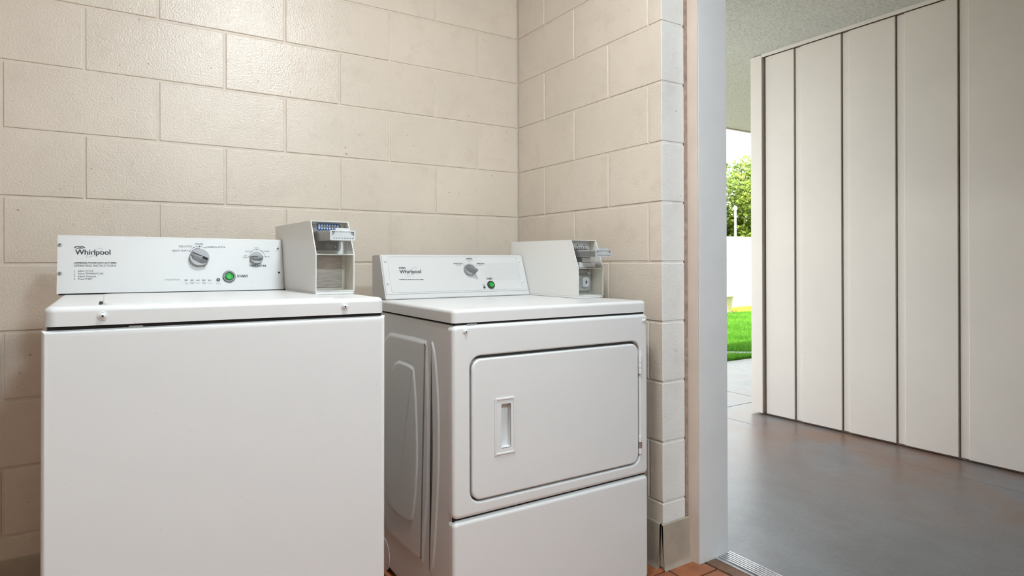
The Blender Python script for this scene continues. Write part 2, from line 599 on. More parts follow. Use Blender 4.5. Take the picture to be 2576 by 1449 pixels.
# --- back wall (runs to the left from the corner)
bm = bmesh.new(); box(bm, ROOM_X0 - 0.2, 0.105, 0.0032, 0.2, -0.03, CEIL)
wall_back = tag(finish('wall_back', bm, 'mortar', smooth=False), 'painted concrete block wall behind the machines', kind='structure')
sp = []
for k, z0, z1 in courses():
    for a0, a1 in running(-ROOM_X0, 0.0104, 1 if k % 2 == 0 else 0): sp.append((a0, a1, z0, z1))
lay_blocks(wall_back, (0, 0, 0), (-1, 0, 0), (0, 1, 0), sp)

# --- right wall: short stretch by the corner, doorway, stretch beyond, lintel
END = 0.879
D0, D1, DH = 0.9265, 1.828, 2.06
bm = bmesh.new()
box(bm, 0.0028, 0.105, -END + 0.0016, 0.0, -0.03, CEIL)
box(bm, 0.0035, 0.105, ROOM_Y0 - 0.2, -D1 - 0.044, -0.03, CEIL)
box(bm, 0.0035, 0.105, -D1 - 0.045, -END + 0.0041, DH + 0.05, CEIL)
wall_right = tag(finish('wall_right', bm, 'mortar', smooth=False), 'painted concrete block wall holding the doorway', kind='structure')
wall_right.data.materials.append(M['end_white'])
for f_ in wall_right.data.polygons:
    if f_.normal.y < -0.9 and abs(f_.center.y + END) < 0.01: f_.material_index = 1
sp, ends = [], []
for k, z0, z1 in courses():
    for a0, a1 in running(END, 0.0045, 0 if k % 2 == 0 else 1):
        (ends if abs(a1 - END) < 1e-6 else sp).append((a0, a1, z0, z1))
    L2 = -ROOM_Y0 - (D1 + 0.04)
    for a0, a1 in running(L2, 0.05, k % 2): sp.append((D1 + 0.04 + a0, D1 + 0.04 + a1, z0, z1))
    if z0 > DH - 0.05 and k > 5 - 1:
        for a0, a1 in running(D1 + 0.04 - END, 0.1, k % 2):
            if z1 > DH + 0.06: sp.append((END + a0, END + a1, max(z0, DH + 0.05), z1))
lay_blocks(wall_right, (0, 0, 0), (0, -1, 0), (1, 0, 0), sp)
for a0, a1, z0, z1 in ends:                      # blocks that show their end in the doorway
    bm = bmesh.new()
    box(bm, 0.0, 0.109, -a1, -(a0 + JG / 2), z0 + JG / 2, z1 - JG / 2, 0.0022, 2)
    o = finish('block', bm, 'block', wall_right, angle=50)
    o.data.materials.append(M['end_white'])                # end face of the wall in a whiter tone
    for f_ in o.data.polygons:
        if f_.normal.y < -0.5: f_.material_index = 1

# --- left and rear walls of the room
bm = bmesh.new(); box(bm, ROOM_X0 - 0.2, ROOM_X0 - 0.0035, ROOM_Y0 - 0.2, 0.0035, -0.03, CEIL)
wall_left = tag(finish('wall_left', bm, 'mortar', smooth=False), 'painted concrete block side wall of the laundry room', kind='structure')
bm = bmesh.new(); box(bm, ROOM_X0 - 0.0035, 0.0035, ROOM_Y0 - 0.2, ROOM_Y0 - 0.0035, -0.03, CEIL)
wall_rear = tag(finish('wall_rear', bm, 'mortar', smooth=False), 'painted concrete block wall facing the machines', kind='structure')
sl, sr = [], []
for k, z0, z1 in courses():
    for a0, a1 in running(-ROOM_Y0, 0.08, k % 2): sl.append((a0, a1, z0, z1))
    for a0, a1 in running(-ROOM_X0, 0.03, k % 2): sr.append((a0, a1, z0, z1))
lay_blocks(wall_left, (ROOM_X0, 0, 0), (0, -1, 0), (-1, 0, 0), sl)
lay_blocks(wall_rear, (0, ROOM_Y0, 0), (-1, 0, 0), (0, -1, 0), sr)

# --- ceiling and tiled floor
bm = bmesh.new(); box(bm, ROOM_X0 - 0.2, 0.272, ROOM_Y0 - 0.2, 0.2, CEIL, CEIL + 0.12)
tag(finish('ceiling', bm, 'plaster', smooth=False), 'plain painted ceiling of the laundry room', kind='structure')
bm = bmesh.new(); box(bm, ROOM_X0 - 0.2, 0.272, ROOM_Y0 - 0.2, 0.2, -0.15, -0.004)
floor = tag(finish('floor', bm, 'grout', smooth=False), 'terracotta tiled floor with dark grout', kind='structure')
TS, TG = 0.2032, 0.007
_t = {}
def tile(x0, x1, y0, y1):
    L, W = x1 - x0 - TG, y1 - y0 - TG
    key = (round(L, 3), round(W, 3))
    if key not in _t:
        b2 = bmesh.new()
        extr(b2, [(0, 0), (L, 0), (L, W), (0, W)], [], lambda a, b, t: (a, b, t), 0.0, -0.012, 0.002, 2)
        bmesh.ops.recalc_face_normals(b2, faces=b2.faces)
        me = bpy.data.meshes.new('tile'); b2.to_mesh(me); b2.free()
        me.materials.append(M['tile']); me.shade_smooth(); me.set_sharp_from_angle(angle=math.radians(10))
        _t[key] = me
    o = bpy.data.objects.new('tile', _t[key]); COL.objects.link(o); o.parent = floor
    o.location = (x0 + TG / 2, y0 + TG / 2, random.uniform(-0.0005, 0.0003))
x = 0.009
while x > ROOM_X0 + 0.02:
    xa = max(ROOM_X0, x - TS)
    y = -0.892 + TS * 4
    while y > ROOM_Y0 + 0.02:
        ya = max(ROOM_Y0, y - TS)
        tile(xa, x, ya, min(y, -0.001))
        y -= TS
    x -= TS
for ya, yb in ((-0.977, -0.879), (-0.977 - TS, -0.977), (-0.977 - 2 * TS, -0.977 - TS), (-0.977 - 3 * TS, -0.977 - 2 * TS), (-0.977 - 4 * TS, -0.977 - 3 * TS), (-1.828, -0.977 - 4 * TS)):
    tile(0.009, 0.155, ya, yb)

# --- vinyl cove base
def base_run(name, pts, label):
    """pts: floor path, the profile stands on its left side"""
    bm = bmesh.new()
    prof = [(0.0, 0.153), (0.006, 0.150), (0.0075, 0.143), (0.0075, 0.02), (0.010, 0.008), (0.016, 0.0)]
    rows = []
    for i, p in enumerate(pts):
        p = Vector(p)
        d0 = (p - Vector(pts[i - 1])).normalized() if i else None
        d1 = (Vector(pts[i + 1]) - p).normalized() if i < len(pts) - 1 else None
        ns = [Vector((-d.y, d.x)) for d in (d0, d1) if d is not None]
        nn = sum(ns, Vector((0, 0))).normalized()
        k = 1.0 / max(0.3, nn.dot(ns[0]))
        rows.append([bm.verts.new((p.x + nn.x * a * k, p.y + nn.y * a * k, z)) for a, z in prof])
    for a, b in zip(rows, rows[1:]):
        for i in range(len(prof) - 1):
            bm.faces.new((a[i], a[i + 1], b[i + 1], b[i]))
    for r in (rows[0], rows[-1]):
        bm.faces.new(r)
    return tag(finish(name, bm, 'base', angle=50, wn=False), label, kind='structure')
base_run('baseboard_back', [(0.0, -0.001), (ROOM_X0, -0.001)], 'brown cove base along the block wall behind the machines')
base_run('baseboard_right', [(-0.001, -0.872), (-0.001, -0.017)], 'grimy cove base on the block wall beside the dryer')
base_run('baseboard_jamb', [(0.124, -END - 0.001), (-0.009, -END - 0.001)], 'stained beige cove base wrapped on the wall end at the doorway')
base_run('baseboard_left', [(ROOM_X0, -0.017), (ROOM_X0, ROOM_Y0)], 'cove base along the side wall')
base_run('baseboard_rear', [(ROOM_X0 + .017, ROOM_Y0), (-0.017, ROOM_Y0)], 'cove base along the rear wall')

# --- door frame and threshold
door = tag(empty('door_1', Matrix.Translation((0.2, -D0, 0))), 'open doorway with painted frame between laundry room and walkway', kind='structure')
di = door.matrix_world.inverted()
def dpart(name, mat, *a, **k):
    bm = bmesh.new(); box(bm, *a, **k)
    bmesh.ops.transform(bm, matrix=di, verts=bm.verts)
    return finish(name, bm, mat, door)
FX0, FX1 = 0.127, 0.2735
dpart('jamb', 'frame_paint', FX0, FX1, -D0, -END + 0.03, 0.0, DH + 0.04, bev=0.002, seg=2)
dpart('jamb', 'frame_paint', FX0, FX1, -D1 - 0.045, -D1, 0.0, DH + 0.04, bev=0.002, seg=2)
dpart('head_jamb', 'frame_paint', FX0, FX1, -D1 + 0.0005, -D0 - 0.0005, DH, DH + 0.04, bev=0.002, seg=2)
dpart('jamb_side', 'jamb_beige', FX0 - 0.004, FX0 - 0.0001, -D0 + 0.001, -END - 0.0001, 0.0, DH, bev=0.0008, seg=1)  # thin beige strip on the room side of the jamb
dpart('caulk_joint', 'caulk', 0.1095, FX0 - 0.003, -END - 0.002, -END + 0.02, 0.155, DH)
thr = tag(dpart('threshold', 'alu', 0.205, 0.2885, -D1 + 0.001, -D0 - 0.001, -0.02, 0.006, bev=0.003, seg=1), 'ridged aluminium threshold plate')
for i in range(6):
    bm = bmesh.new(); xx = 0.216 + i * 0.0115
    box(bm, xx, xx + 0.006, -D1 + 0.004, -D0 - 0.004, 0.005, 0.0105, 0.0012, 1)
    bmesh.ops.transform(bm, matrix=di, verts=bm.verts)
    finish('ridge', bm, 'alu', thr)
dpart('sill_board', 'wood_dirty', 0.158, 0.2045, -D1 + 0.001, -D0 - 0.001, -0.02, 0.002, bev=0.001, seg=1)

# --- outer face of the laundry building and the walkway
bm = bmesh.new()
box(bm, 0.105, 0.27, -END + 0.03, 0.2, -0.03, CEIL)
box(bm, 0.105, 0.27, ROOM_Y0 - 1.9, -D1 - 0.0455, -0.03, CEIL)
box(bm, 0.105, 0.27, -D1 - 0.0455, -END + 0.03, DH + 0.04, CEIL)
tag(finish('wall_outer', bm, 'siding', smooth=False), 'outside face of the laundry room wall along the walkway', kind='structure')

G = -0.008                                        # walkway level
bm = bmesh.new(); box(bm, 0.28, 9.0, -6.0, 1.855, -0.25, G - 0.012)
walk = tag(finish('floor_walkway', bm, 'groove', smooth=False), 'worn grey concrete walkway slabs outside the door', kind='structure')
def slab(x0, x1, y0, y1):
    bm = bmesh.new()
    extr(bm, [(x0, y0), (x1, y0), (x1, y1), (x0, y1)], [], lambda a, b, t: (a, b, t), G, G - 0.1, 0.003, 2)
    finish('slab', bm, 'concrete', walk, angle=50)
j = 0.003
slab(0.289, 1.88 - j, -6.0, 0.535 - j)
slab(1.88 + j, 2.60, -6.0, 0.535 - j)
slab(2.60 + 2 * j, 9.0, 0.30, 0.535 - j)
slab(0.289, 2.59 - j, 0.535 + j, 1.855)
slab(2.59 + j, 5.4, 0.535 + j, 1.855)
slab(5.4 + 2 * j, 9.0, 0.535 + j, 1.855)

# siding wall across the walkway
SX = 2.163
bm = bmesh.new(); box(bm, SX + 0.016, SX + 0.2, -6.0, 0.30, G + 0.004, 2.44)
box(bm, SX + 0.2, 9.0, 0.10, 0.295, G + 0.004, 2.44)
siding = tag(finish('wall_siding', bm, 'groove', smooth=False), 'pale vertical plywood siding wall across the walkway', kind='structure')
ys = [0.236, 0.024, -0.284, -0.592, -0.897, -1.202]
while ys[-1] > -5.8: ys.append(ys[-1] - 0.305)
SZ0, SZ1 = G + 0.014, 2.418
for i, (ya, yb) in enumerate(zip(ys, ys[1:])):
    bm = bmesh.new()
    top = ya - (0.043 if i else 0.0)
    extr(bm, [(yb + 0.005, SZ0), (top, SZ0), (top, SZ1), (yb + 0.005, SZ1)], [], lambda a, b, t: (t, a, b), SX, SX + 0.02, 0.0025, 2)
    finish('board', bm, 'siding', siding, angle=50)
    if i:
        bm = bmesh.new()
        extr(bm, [(ya - 0.0435, SZ0), (ya - 0.001, SZ0), (ya - 0.001, SZ1), (ya - 0.0435, SZ1)], [], lambda a, b, t: (t, a, b), SX + 0.0105, SX + 0.02, 0.001, 1)
        finish('groove_strip', bm, 'siding', siding, angle=50)
bm = bmesh.new(); box(bm, 2.142, 2.24, 0.250, 0.337, SZ0, 2.436, 0.003, 2)
finish('corner_board', bm, 'siding', siding)
bm = bmesh.new()
extr(bm, [(0, 0), (0.022, 0), (0.022, 0.022), (0.012, 0.020), (0.004, 0.012)], [], lambda a, b, t: (SX + 0.002 - a, t, 2.440 - b), 0.25, -5.9, 0.0)
finish('top_moulding', bm, 'siding', siding, smooth=False)

bm = bmesh.new(); box(bm, 0.285, SX - 0.002, -6.2, -6.0, G + 0.004, 2.44)  # unseen wall added to cut daylight on the near siding
tag(finish('wall_blocker', bm, 'siding', smooth=False), 'unseen pale wall added to block light at the far end of the walkway', kind='structure')

# stucco soffit over the walkway
bm = bmesh.new(); box(bm, 0.271, 9.0, -6.0, 1.865, 2.452, 2.60)
sof = tag(finish('ceiling_walkway', bm, 'groove', smooth=False), 'rough stucco soffit over the walkway', kind='structure')
for x0, x1 in ((0.275, 2.171), (2.179, 3.392), (3.400, 3.594), (3.602, 5.4), (5.408, 9.0)):
    bm = bmesh.new()
    extr(bm, [(x0, -6.0), (x1, -6.0), (x1, 1.865), (x0, 1.865)], [], lambda a, b, t: (a, b, t), 2.4405, 2.46, 0.002, 1)
    finish('soffit_panel', bm, 'stucco', sof, angle=50)
bm = bmesh.new(); box(bm, 0.271, 9.0, 1.866, 1.895, 2.43, 2.62, 0.003, 1)
finish('fascia', bm, 'siding', sof)

# ================================================================== FRAMES OF THE MACHINES
MW = (Matrix.Translation((-1.675, -0.913, 0)) @ Matrix.Rotation(0.014, 4, 'Z') @ Matrix.Rotation(0.006, 4, 'Y'))
MD = (Matrix.Translation((-0.7977, -0.8946, 0)) @ Matrix.Rotation(-0.011, 4, 'Z'))

def face_frame(M0, origin, xdir, ydir):
    """frame on a face: x, y in the face, z outward; local to the thing and in the world"""
    x = Vector(xdir).normalized(); y = Vector(ydir).normalized(); z = x.cross(y)
    o = Vector(origin)
    Lm = Matrix(((x.x, y.x, z.x, o.x), (x.y, y.y, z.y, o.y), (x.z, y.z, z.z, o.z), (0, 0, 0, 1)))
    return Lm, M0 @ Lm

def mapper(Lm):
    return lambda a, b, t: Lm @ Vector((a, b, t))

class Face:
    def __init__(s, M0, origin, xdir, ydir):
        s.L, s.W = face_frame(M0, origin, xdir, ydir)
        s.m = mapper(s.L)
    def p(s, u, v):
        return pix_plane(u, v, s.W)

def screw(parent, face, c, r, mat='enamel', hole='dark', dome=True, flange=True):
    bm = bmesh.new()
    prof = []
    if flange: prof += [(r, 0.0), (r, 0.0012), (r * 0.92, 0.0018), (r * 0.72, 0.0018)]
    prof += [(r * 0.68, 0.0018), (r * 0.66, 0.0032), (r * 0.5, 0.0048), (r * 0.22, 0.0056), (r * 0.20, 0.0042), (0, 0.0042)]
    lathe(bm, prof, face.m, c[0], c[1], 20)
    o = finish('screw', bm, mat, parent, angle=35, wn=False)
    bm = bmesh.new()
    lathe(bm, [(r * 0.26, 0.00555), (0, 0.0057)], face.m, c[0], c[1], 10)
    finish('socket', bm, hole, o, smooth=False)
    return o

def logo(parent, face, L, R, cap, oval, ring, bold=0.0):
    bm = bmesh.new()
    put_text(bm, 'Whirlpool', L, R, cap, face.m, 0.0004, bold)
    (cx_, cy_, hw, hh) = oval
    pts_o = circle(cx_, cy_, hw, hh, 28); pts_i = circle(cx_, cy_ - hh * 0.05, hw * 0.72, hh * 0.62, 28)
    vo_ = [bm.verts.new(face.m(a, b, 0.0004)) for a, b in pts_o]
    vi_ = [bm.verts.new(face.m(a, b, 0.0004)) for a, b in pts_i]
    for i in range(28): bm.faces.new((vo_[i], vo_[(i + 1) % 28], vi_[(i + 1) % 28], vi_[i]))
    disc(bm, circle(cx_ + hw * 0.12, cy_ - hh * 0.12, hw * 0.42, hh * 0.32, 14), face.m, 0.00042)
    prints('brand_lettering', bm, 'ink', parent)
    bm = bmesh.new()
    rx, ry, sa, sb, ang = ring
    ca, sn = math.cos(ang), math.sin(ang)
    pts = []
    for i in range(40):
        t = 2 * math.pi * i / 40
        a, b = sa * math.cos(t), sb * math.sin(t)
        pts.append((rx + a * ca - b * sn, ry + a * sn + b * ca))
    ribbon(bm, pts, cap * 0.045, face.m, 0.0005, True)
    prints('brand_ring', bm, 'pale_ink' if False else 'mid_ink', parent)

def knob(parent, face, c, r, ang, h=0.014, slot=False, tall=0.010, over=1.0):
    bm = bmesh.new()
    lathe(bm, [(r, 0), (r, h * 0.75), (r * 0.96, h), (0, h)], face.m, c[0], c[1], 36)
    k = finish('knob', bm, 'knob_light', parent, angle=35)
    ca, sn = math.cos(ang), math.sin(ang)
    def g(a, b, t):
        return face.m(c[0] + a * ca - b * sn, c[1] + a * sn + b * ca, t)
    # grip: ridge along the diameter, steep on one side and sloping on the other
    bm = bmesh.new()
    xs = [(-0.95, 0.35), (-0.55, 0.8), (0.2, 1.0), (0.93 * over, 1.0)]
    rows = []
    for fx, fh in xs:
        wlim = math.sqrt(max(0.0, 1 - min(0.99, abs(fx)) ** 2)) * 0.97 if over <= 1 or fx < 0.9 else 0.42
        lo = -min(0.88, wlim) * r
        rows.append([g(fx * r, lo if over <= 1 else max(lo, -0.62 * r), h * 0.7), g(fx * r, -0.20 * r, h + tall * fh), g(fx * r, 0.20 * r, h + tall * fh), g(fx * r, 0.24 * r, h * 0.7)])
    vr = [[bm.verts.new(p) for p in row] for row in rows]
    for a, b in zip(vr, vr[1:]):
        for i in range(3): bm.faces.new((a[i], a[i + 1], b[i + 1], b[i]))
    bm.faces.new(vr[0]); bm.faces.new(vr[-1])
    bmesh.ops.bevel(bm, geom=[e for e in bm.edges if len(e.link_faces) == 2], offset=0.0012, segments=2, affect='EDGES', clamp_overlap=True)
    finish('grip', bm, 'knob', k, angle=30)
    bm = bmesh.new()
    def gl(a, b, t): return g(a, b, t)
    hh = lambda fx: h + tall * (0.35 + (fx + 0.95) / 0.4 * 0.45 if fx < -0.55 else (0.8 + (fx + 0.55) / 0.75 * 0.2 if fx < 0.2 else 1.0)) + 0.0006
    pts = [(-0.80, 0.08), (-0.55, 0.08), (-0.2, 0.08), (0.12, 0.08)]
    vv = [[bm.verts.new(gl(fx * r, (b + s) * r, hh(fx))) for s in (-0.035, 0.035)] for fx, b in pts]
    for a, b in zip(vv, vv[1:]): bm.faces.new((a[0], a[1], b[1], b[0]))
    if slot:
        vs_ = [bm.verts.new(gl(x_ * r, y_ * r, hh(0.5))) for x_, y_ in ((0.26, -0.13), (0.84, -0.13), (0.84, 0.15), (0.26, 0.15))]
        bm.faces.new(vs_)
    prints('pointer_mark', bm, 'dark', k)
    return k

def start_button(parent, face, c, r, rg):
    bm = bmesh.new()
    lathe(bm, [(r, 0), (r, 0.003), (r * 0.94, 0.0045), (rg * 1.28, 0.0045), (rg * 1.18, 0.001), (0, 0.001)], face.m, c[0], c[1], 32)
    b = finish('button_bezel', bm, 'bezel', parent, angle=35, wn=False)
    bm = bmesh.new()
    lathe(bm, [(rg, 0.0012), (rg, 0.0062), (rg * 0.86, 0.0072), (rg * 0.72, 0.0066), (rg * 0.6, 0.0052), (0, 0.0050)], face.m, c[0], c[1], 32)
    finish('start_button', bm, 'green', b, angle=40, wn=False)

def arc(cx_, cy_, r, a0, a1, n=24):
    return [(cx_ + r * math.cos(math.radians(a0 + (a1 - a0) * i / n)), cy_ + r * math.sin(math.radians(a0 + (a1 - a0) * i / n))) for i in range(n + 1)]

# ================================================================== WASHING MACHINE
washer = tag(empty('washing_machine', MW), 'white top-loading washing machine with two knobs, beside the dryer', 'washing machine')
WW, WD, WB, WT = 0.683, 0.70, 0.9075, 0.9525
front_v = lambda m, d: abs(d.z) > 0.9 and m.y < 0.1
bm = bmesh.new()
box(bm, 0, WW, 0, WD, 0.02, WB, 0.013, 6, lambda m, d: (abs(d.z) > 0.9 and m.y < 0.1) or (abs(d.x) > 0.9 and m.y < 0.1 and m.z > 0.5))
finish('cabinet', bm, 'enamel', washer)
for fx, fy in ((0.05, 0.05), (WW - 0.05, 0.05), (0.05, WD - 0.05), (WW - 0.05, WD - 0.05)):
    bm = bmesh.new()
    lathe(bm, [(0.02, 0.002 - (0.006 * (fx > .3)) * 0), (0.02, 0.012), (0.008, 0.014), (0.008, 0.03)], lambda a, b, t: Vector((a, b, t)), fx, fy, 14)
    finish('foot', bm, 'dark', washer, wn=False)
bm = bmesh.new(); box(bm, 0.009, WW - 0.009, 0.010, WD - 0.01, WB - 0.004, 0.918)
finish('rim_gap', bm, 'dark', washer, smooth=False)
# top panel: deep rounded rim
bm = bmesh.new()
rplate(bm, 0.003, WW - 0.003, 0.002, WD, 0.020, lambda a, b, t: Vector((a, b, t)), WT, 0.9145, 0.0115, 6, back=True)
top = finish('top_panel', bm, 'enamel', washer, angle=35)
# clip showing in the gap
bm = bmesh.new(); box(bm, 0.14, 0.165, 0.006, 0.02, WB - 0.001, WB + 0.003, 0.001, 1); finish('clip', bm, 'steel', washer)
# loading lid: slightly raised panel with a finger slot at its corner
bm = bmesh.new()
extr(bm, rrect(0.098, 0.568, 0.030, 0.520, 0.02, 5), [], lambda a, b, t: Vector((a, b, t)), WT + 0.0022, WT - 0.002, 0.0022, 3)
lid = finish('loading_lid', bm, 'enamel', washer, angle=35)
bm = bmesh.new(); box(bm, 0.090, 0.0965, 0.040, 0.155, WT - 0.003, WT + 0.0008, 0.0003, 1)
finish('lid_slot', bm, 'dark', top, smooth=False)
wf = Face(MW, (0, 0.002, 0), (1, 0, 0), (0, 0, 1))
for u, v in ((258, 795), (867, 771)):
    screw(top, wf, wf.p(u, v), 0.0088, 'enamel')

# control console
CY0, CY1, CYB, CZ0, CZ1 = 0.545, 0.585, 0.690, WT + 0.0035, 1.1115
cx0, cx1 = -0.0064, 0.5726
bm = bmesh.new()
prof = [(CY0, CZ0), (CY1, CZ1), (CYB, CZ1 - 0.002), (CYB, CZ0)]
va = [bm.verts.new((cx0, y, z)) for y, z in prof]; vb = [bm.verts.new((cx1, y, z)) for y, z in prof]
for i in range(4): bm.faces.new((va[i], va[(i + 1) % 4], vb[(i + 1) % 4], vb[i]))
bm.faces.new(va); bm.faces.new(vb)
bm.edges.ensure_lookup_table()
ge = [e for e in bm.edges if all(v in (vb[0], vb[1]) for v in e.verts)]
bmesh.ops.bevel(bm, geom=ge, offset=0.016, segments=5, profile=0.5, affect='EDGES')
ge = [e for e in bm.edges if abs((e.verts[0].co - e.verts[1].co).normalized().x) > 0.9 and e.verts[0].co.z > 1.1]
bmesh.ops.bevel(bm, geom=ge, offset=0.004, segments=3, affect='EDGES')
console = finish('control_console', bm, 'console_white', washer, angle=35)
bm = bmesh.new(); box(bm, cx0 + 0.004, cx1 - 0.003, CY0 + 0.003, CYB - 0.004, WT - 0.001, CZ0 + 0.002)
finish('console_gap', bm, 'dark', washer, smooth=False)
cf = Face(MW, (0, CY0, CZ0), (1, 0, 0), (0, CY1 - CY0, CZ1 - CZ0))
P = cf.p
for u, v in ((151.3, 615.9), (150.8, 687.9), (697.7, 625.7)):
    screw(console, cf, P(u, v), 0.0056, 'steel', 'dark', flange=True)
bm = bmesh.new(); c = P(702.0, 685.7); lathe(bm, [(0.0032, 0.0004), (0, 0.0005)], cf.m, c[0], c[1], 14)
prints('screw_hole', bm, 'dark', console)
PXM = (P(300, 650)[0] - P(200, 650)[0]) / 100.0      # metres per pixel on the console
def hpx(u, v, n): return P(u, v - n)[1] - P(u, v)[1]
oc = P(200.2, 622.3); rc = P(237.5, 635.7)
logo(console, cf, P(189.4, 640.6), P(277.6, 640.6), hpx(230, 640, 12.6), (oc[0], oc[1], 13.7 * PXM, hpx(200, 622, 3.1)),
     (rc[0], rc[1], 24 * PXM, 6 * PXM, math.radians(35)), bold=0.0005)
# printing, one piece for each word or line
def T(ink, s, u0, u1, v0, cap, fc=cf, bold=0.0):
    b_ = bmesh.new()
    put_text(b_, s, fc.p(u0, v0), fc.p(u1, v0), fc.p(u0, v0 - cap)[1] - fc.p(u0, v0)[1], fc.m, 0.0004, bold)
    prints('lettering', b_, ink, console)
T('ink', 'COMMERCIAL WASHER HEAVY DUTY SERIES', 185.8, 292.6, 663.0, 3.5, bold=0.0003)
T('ink', 'CYCLES', 492.3, 516, 671, 4.8, bold=0.0003)
T('ink', 'TEMPERATURE', 626.9, 669.8, 671, 4.8, bold=0.0003)
T('ink', 'START', 596.9, 624.1, 697.5, 5.9, bold=0.0005)
T('ink', 'OPERATING INSTRUCTIONS', 185.8, 291.8, 671.0, 5.2)
for i, (s, r_) in enumerate((('Select CYCLE', 234.5), ('Select TEMPERATURE', 260.2), ('Insert Payment', 242.1), ('Press START', 232.8))):
    T('ink', s, 196.4, r_, 683.6 + 6.85 * i, 4.2)
    T('ink', '%d.' % (i + 1), 186, 189.5, 683.6 + 6.85 * i, 4.2)
T('ink', 'MIXED', 491.8, 511.2, 616.2, 4.3)
T('ink', 'DELICATES', 450.3, 482.8, 622, 4.4)
T('ink', 'HEAVY DUTY', 433.3, 472.7, 633, 4.4)
T('ink', 'NORMAL ECO', 520.5, 560.9, 624, 4.4)
T('ink', 'e', 562.5, 567, 623, 4.0)
z2 = lambda x_, y_: (380 + x_ / 6.44, 580 + y_ / 6.44)
kface = Face(MW, cf.L @ Vector((0, 0, 0.016)), (1, 0, 0), (0, CY1 - CY0, CZ1 - CZ0))
kc = kface.p(502.7, 646.0); kt = kface.p(646.6, 647.0)
def dotted_arc(ptlist, c0):
    ps = [P(*z2(*q)) for q in ptlist]
    # smooth line through the printed marks
    fine = []
    for i in range(len(ps) - 1):
        a = ps[max(0, i - 1)]; b = ps[i]; d = ps[i + 1]; e = ps[min(len(ps) - 1, i + 2)]
        for k_ in range(8):
            t = k_ / 8.0
            fine.append(tuple(0.5 * (2 * b[j_] + (d[j_] - a[j_]) * t + (2 * a[j_] - 5 * b[j_] + 4 * d[j_] - e[j_]) * t * t + (-a[j_] + 3 * b[j_] - 3 * d[j_] + e[j_]) * t ** 3) for j_ in (0, 1)))
    fine.append(ps[-1])
    bm = bmesh.new()
    ribbon(bm, fine, 0.0007, cf.m, 0.0004)
    dial = prints('dial_scale', bm, 'ink', console)
    for q in ps:
        bm = bmesh.new(); disc(bm, circle(q[0], q[1], 0.0016, None, 10), cf.m, 0.0005); prints('dial_dot', bm, 'ink', dial)
dotted_arc([(625, 333), (692, 275), (783, 256), (880, 279)], kc)
dotted_arc([(1583, 427), (1620, 340), (1710, 306), (1806, 341), (1851, 425)], kt)
for s, a, b, v in (('COOL', 1672, 1745, 290), ('COLD', 1525, 1597, 347), ('WARM', 1830, 1912, 345), ('TAP', 1503, 1550, 418), ('COLD', 1490, 1566, 447), ('HOT', 1873, 1925, 435)):
    p0 = z2(a, v); p1 = z2(b, v)
    T('ink', s, p0[0], p1[0], p0[1], 3.0)
T('grey_ink', 'CYCLE STATUS', 413.8, 451.9, 705.5, 3.7)
for s, u, v, w in (('In', 469, 711.5, 3), ('Use', 469, 715, 7), ('Soak/', 483.5, 711.5, 11), ('Wash', 483.5, 715, 11), ('Rinse', 498.3, 712.8, 10), ('Final', 513.5, 711.5, 9), ('Spin', 513.5, 715, 8), ('Locked', 528, 712.8, 11), ('Service', 549.3, 714.5, 12)):
    T('grey_ink', s, u - w / 2, u + w / 2, v, 2.2)
bm = bmesh.new()
ps = [P(*z2(*q)) for q in ((648, 350), (672, 325), (702, 303), (742, 288), (790, 284))]
ribbon(bm, ps, 0.0026, cf.m, 0.0004)
prints('cycle_band', bm, 'mid_ink', console)
for u in (468.2, 483.1, 498, 512.9, 527.5):
    c = P(u, 704.5); bm = bmesh.new()
    extr(bm, rrect(c[0] - 5 * PXM, c[0] + 5 * PXM, c[1] - 2.0 * PXM, c[1] + 2.0 * PXM, 1.9 * PXM, 4), [], cf.m, 0.0012, -0.001, 0.0005, 1)
    finish('status_light', bm, 'led', console, wn=False)
bm = bmesh.new(); c = P(549.1, 703.8)
lathe(bm, [(0.0052, 0), (0.0052, 0.0016), (0.0036, 0.0022), (0, 0.0018)], cf.m, c[0], c[1], 18)
finish('round_light', bm, 'led', console, wn=False)
knob(console, cf, kc, 0.0262, math.radians(-27), 0.015, True, 0.009)
knob(console, cf, kt, 0.0188, math.radians(0), 0.014, False, 0.008)
start_button(console, cf, P(576.3, 696.0), 0.0178, 0.0100)

# ================================================================== DRYER
dryer = tag(empty('clothes_dryer', MD), 'white front-loading clothes dryer with wide hinged door, beside the block wall end', 'clothes dryer')
DW, DD, DB, DT = 0.7075, 0.69, 0.8655, 0.9077
bm = bmesh.new()
box(bm, 0.004, DW - 0.004, 0.022, DD, 0.02, DB, 0.003, 2)
cab = finish('cabinet', bm, 'enamel', dryer)
for fx, fy in ((0.05, 0.06), (DW - 0.05, 0.06), (0.05, DD - 0.05), (DW - 0.05, DD - 0.05)):
    bm = bmesh.new()
    lathe(bm, [(0.02, 0.0), (0.02, 0.012), (0.008, 0.014), (0.008, 0.03)], lambda a, b, t: Vector((a, b, t)), fx, fy, 14)
    finish('foot', bm, 'dark', dryer, wn=False)
bm = bmesh.new(); box(bm, 0.012, DW - 0.012, 0.010, DD - 0.01, DB - 0.004, 0.875); finish('rim_gap', bm, 'dark', dryer, smooth=False)
bm = bmesh.new()
rplate(bm, 0.002, DW - 0.002, 0.004, DD, 0.014, lambda a, b, t: Vector((a, b, t)), DT, 0.8713, 0.0105, 6, back=True)
dtop = finish('top_panel', bm, 'enamel', dryer, angle=35)
df = Face(MD, (0, 0.0, 0), (1, 0, 0), (0, 0, 1))
Q = df.p
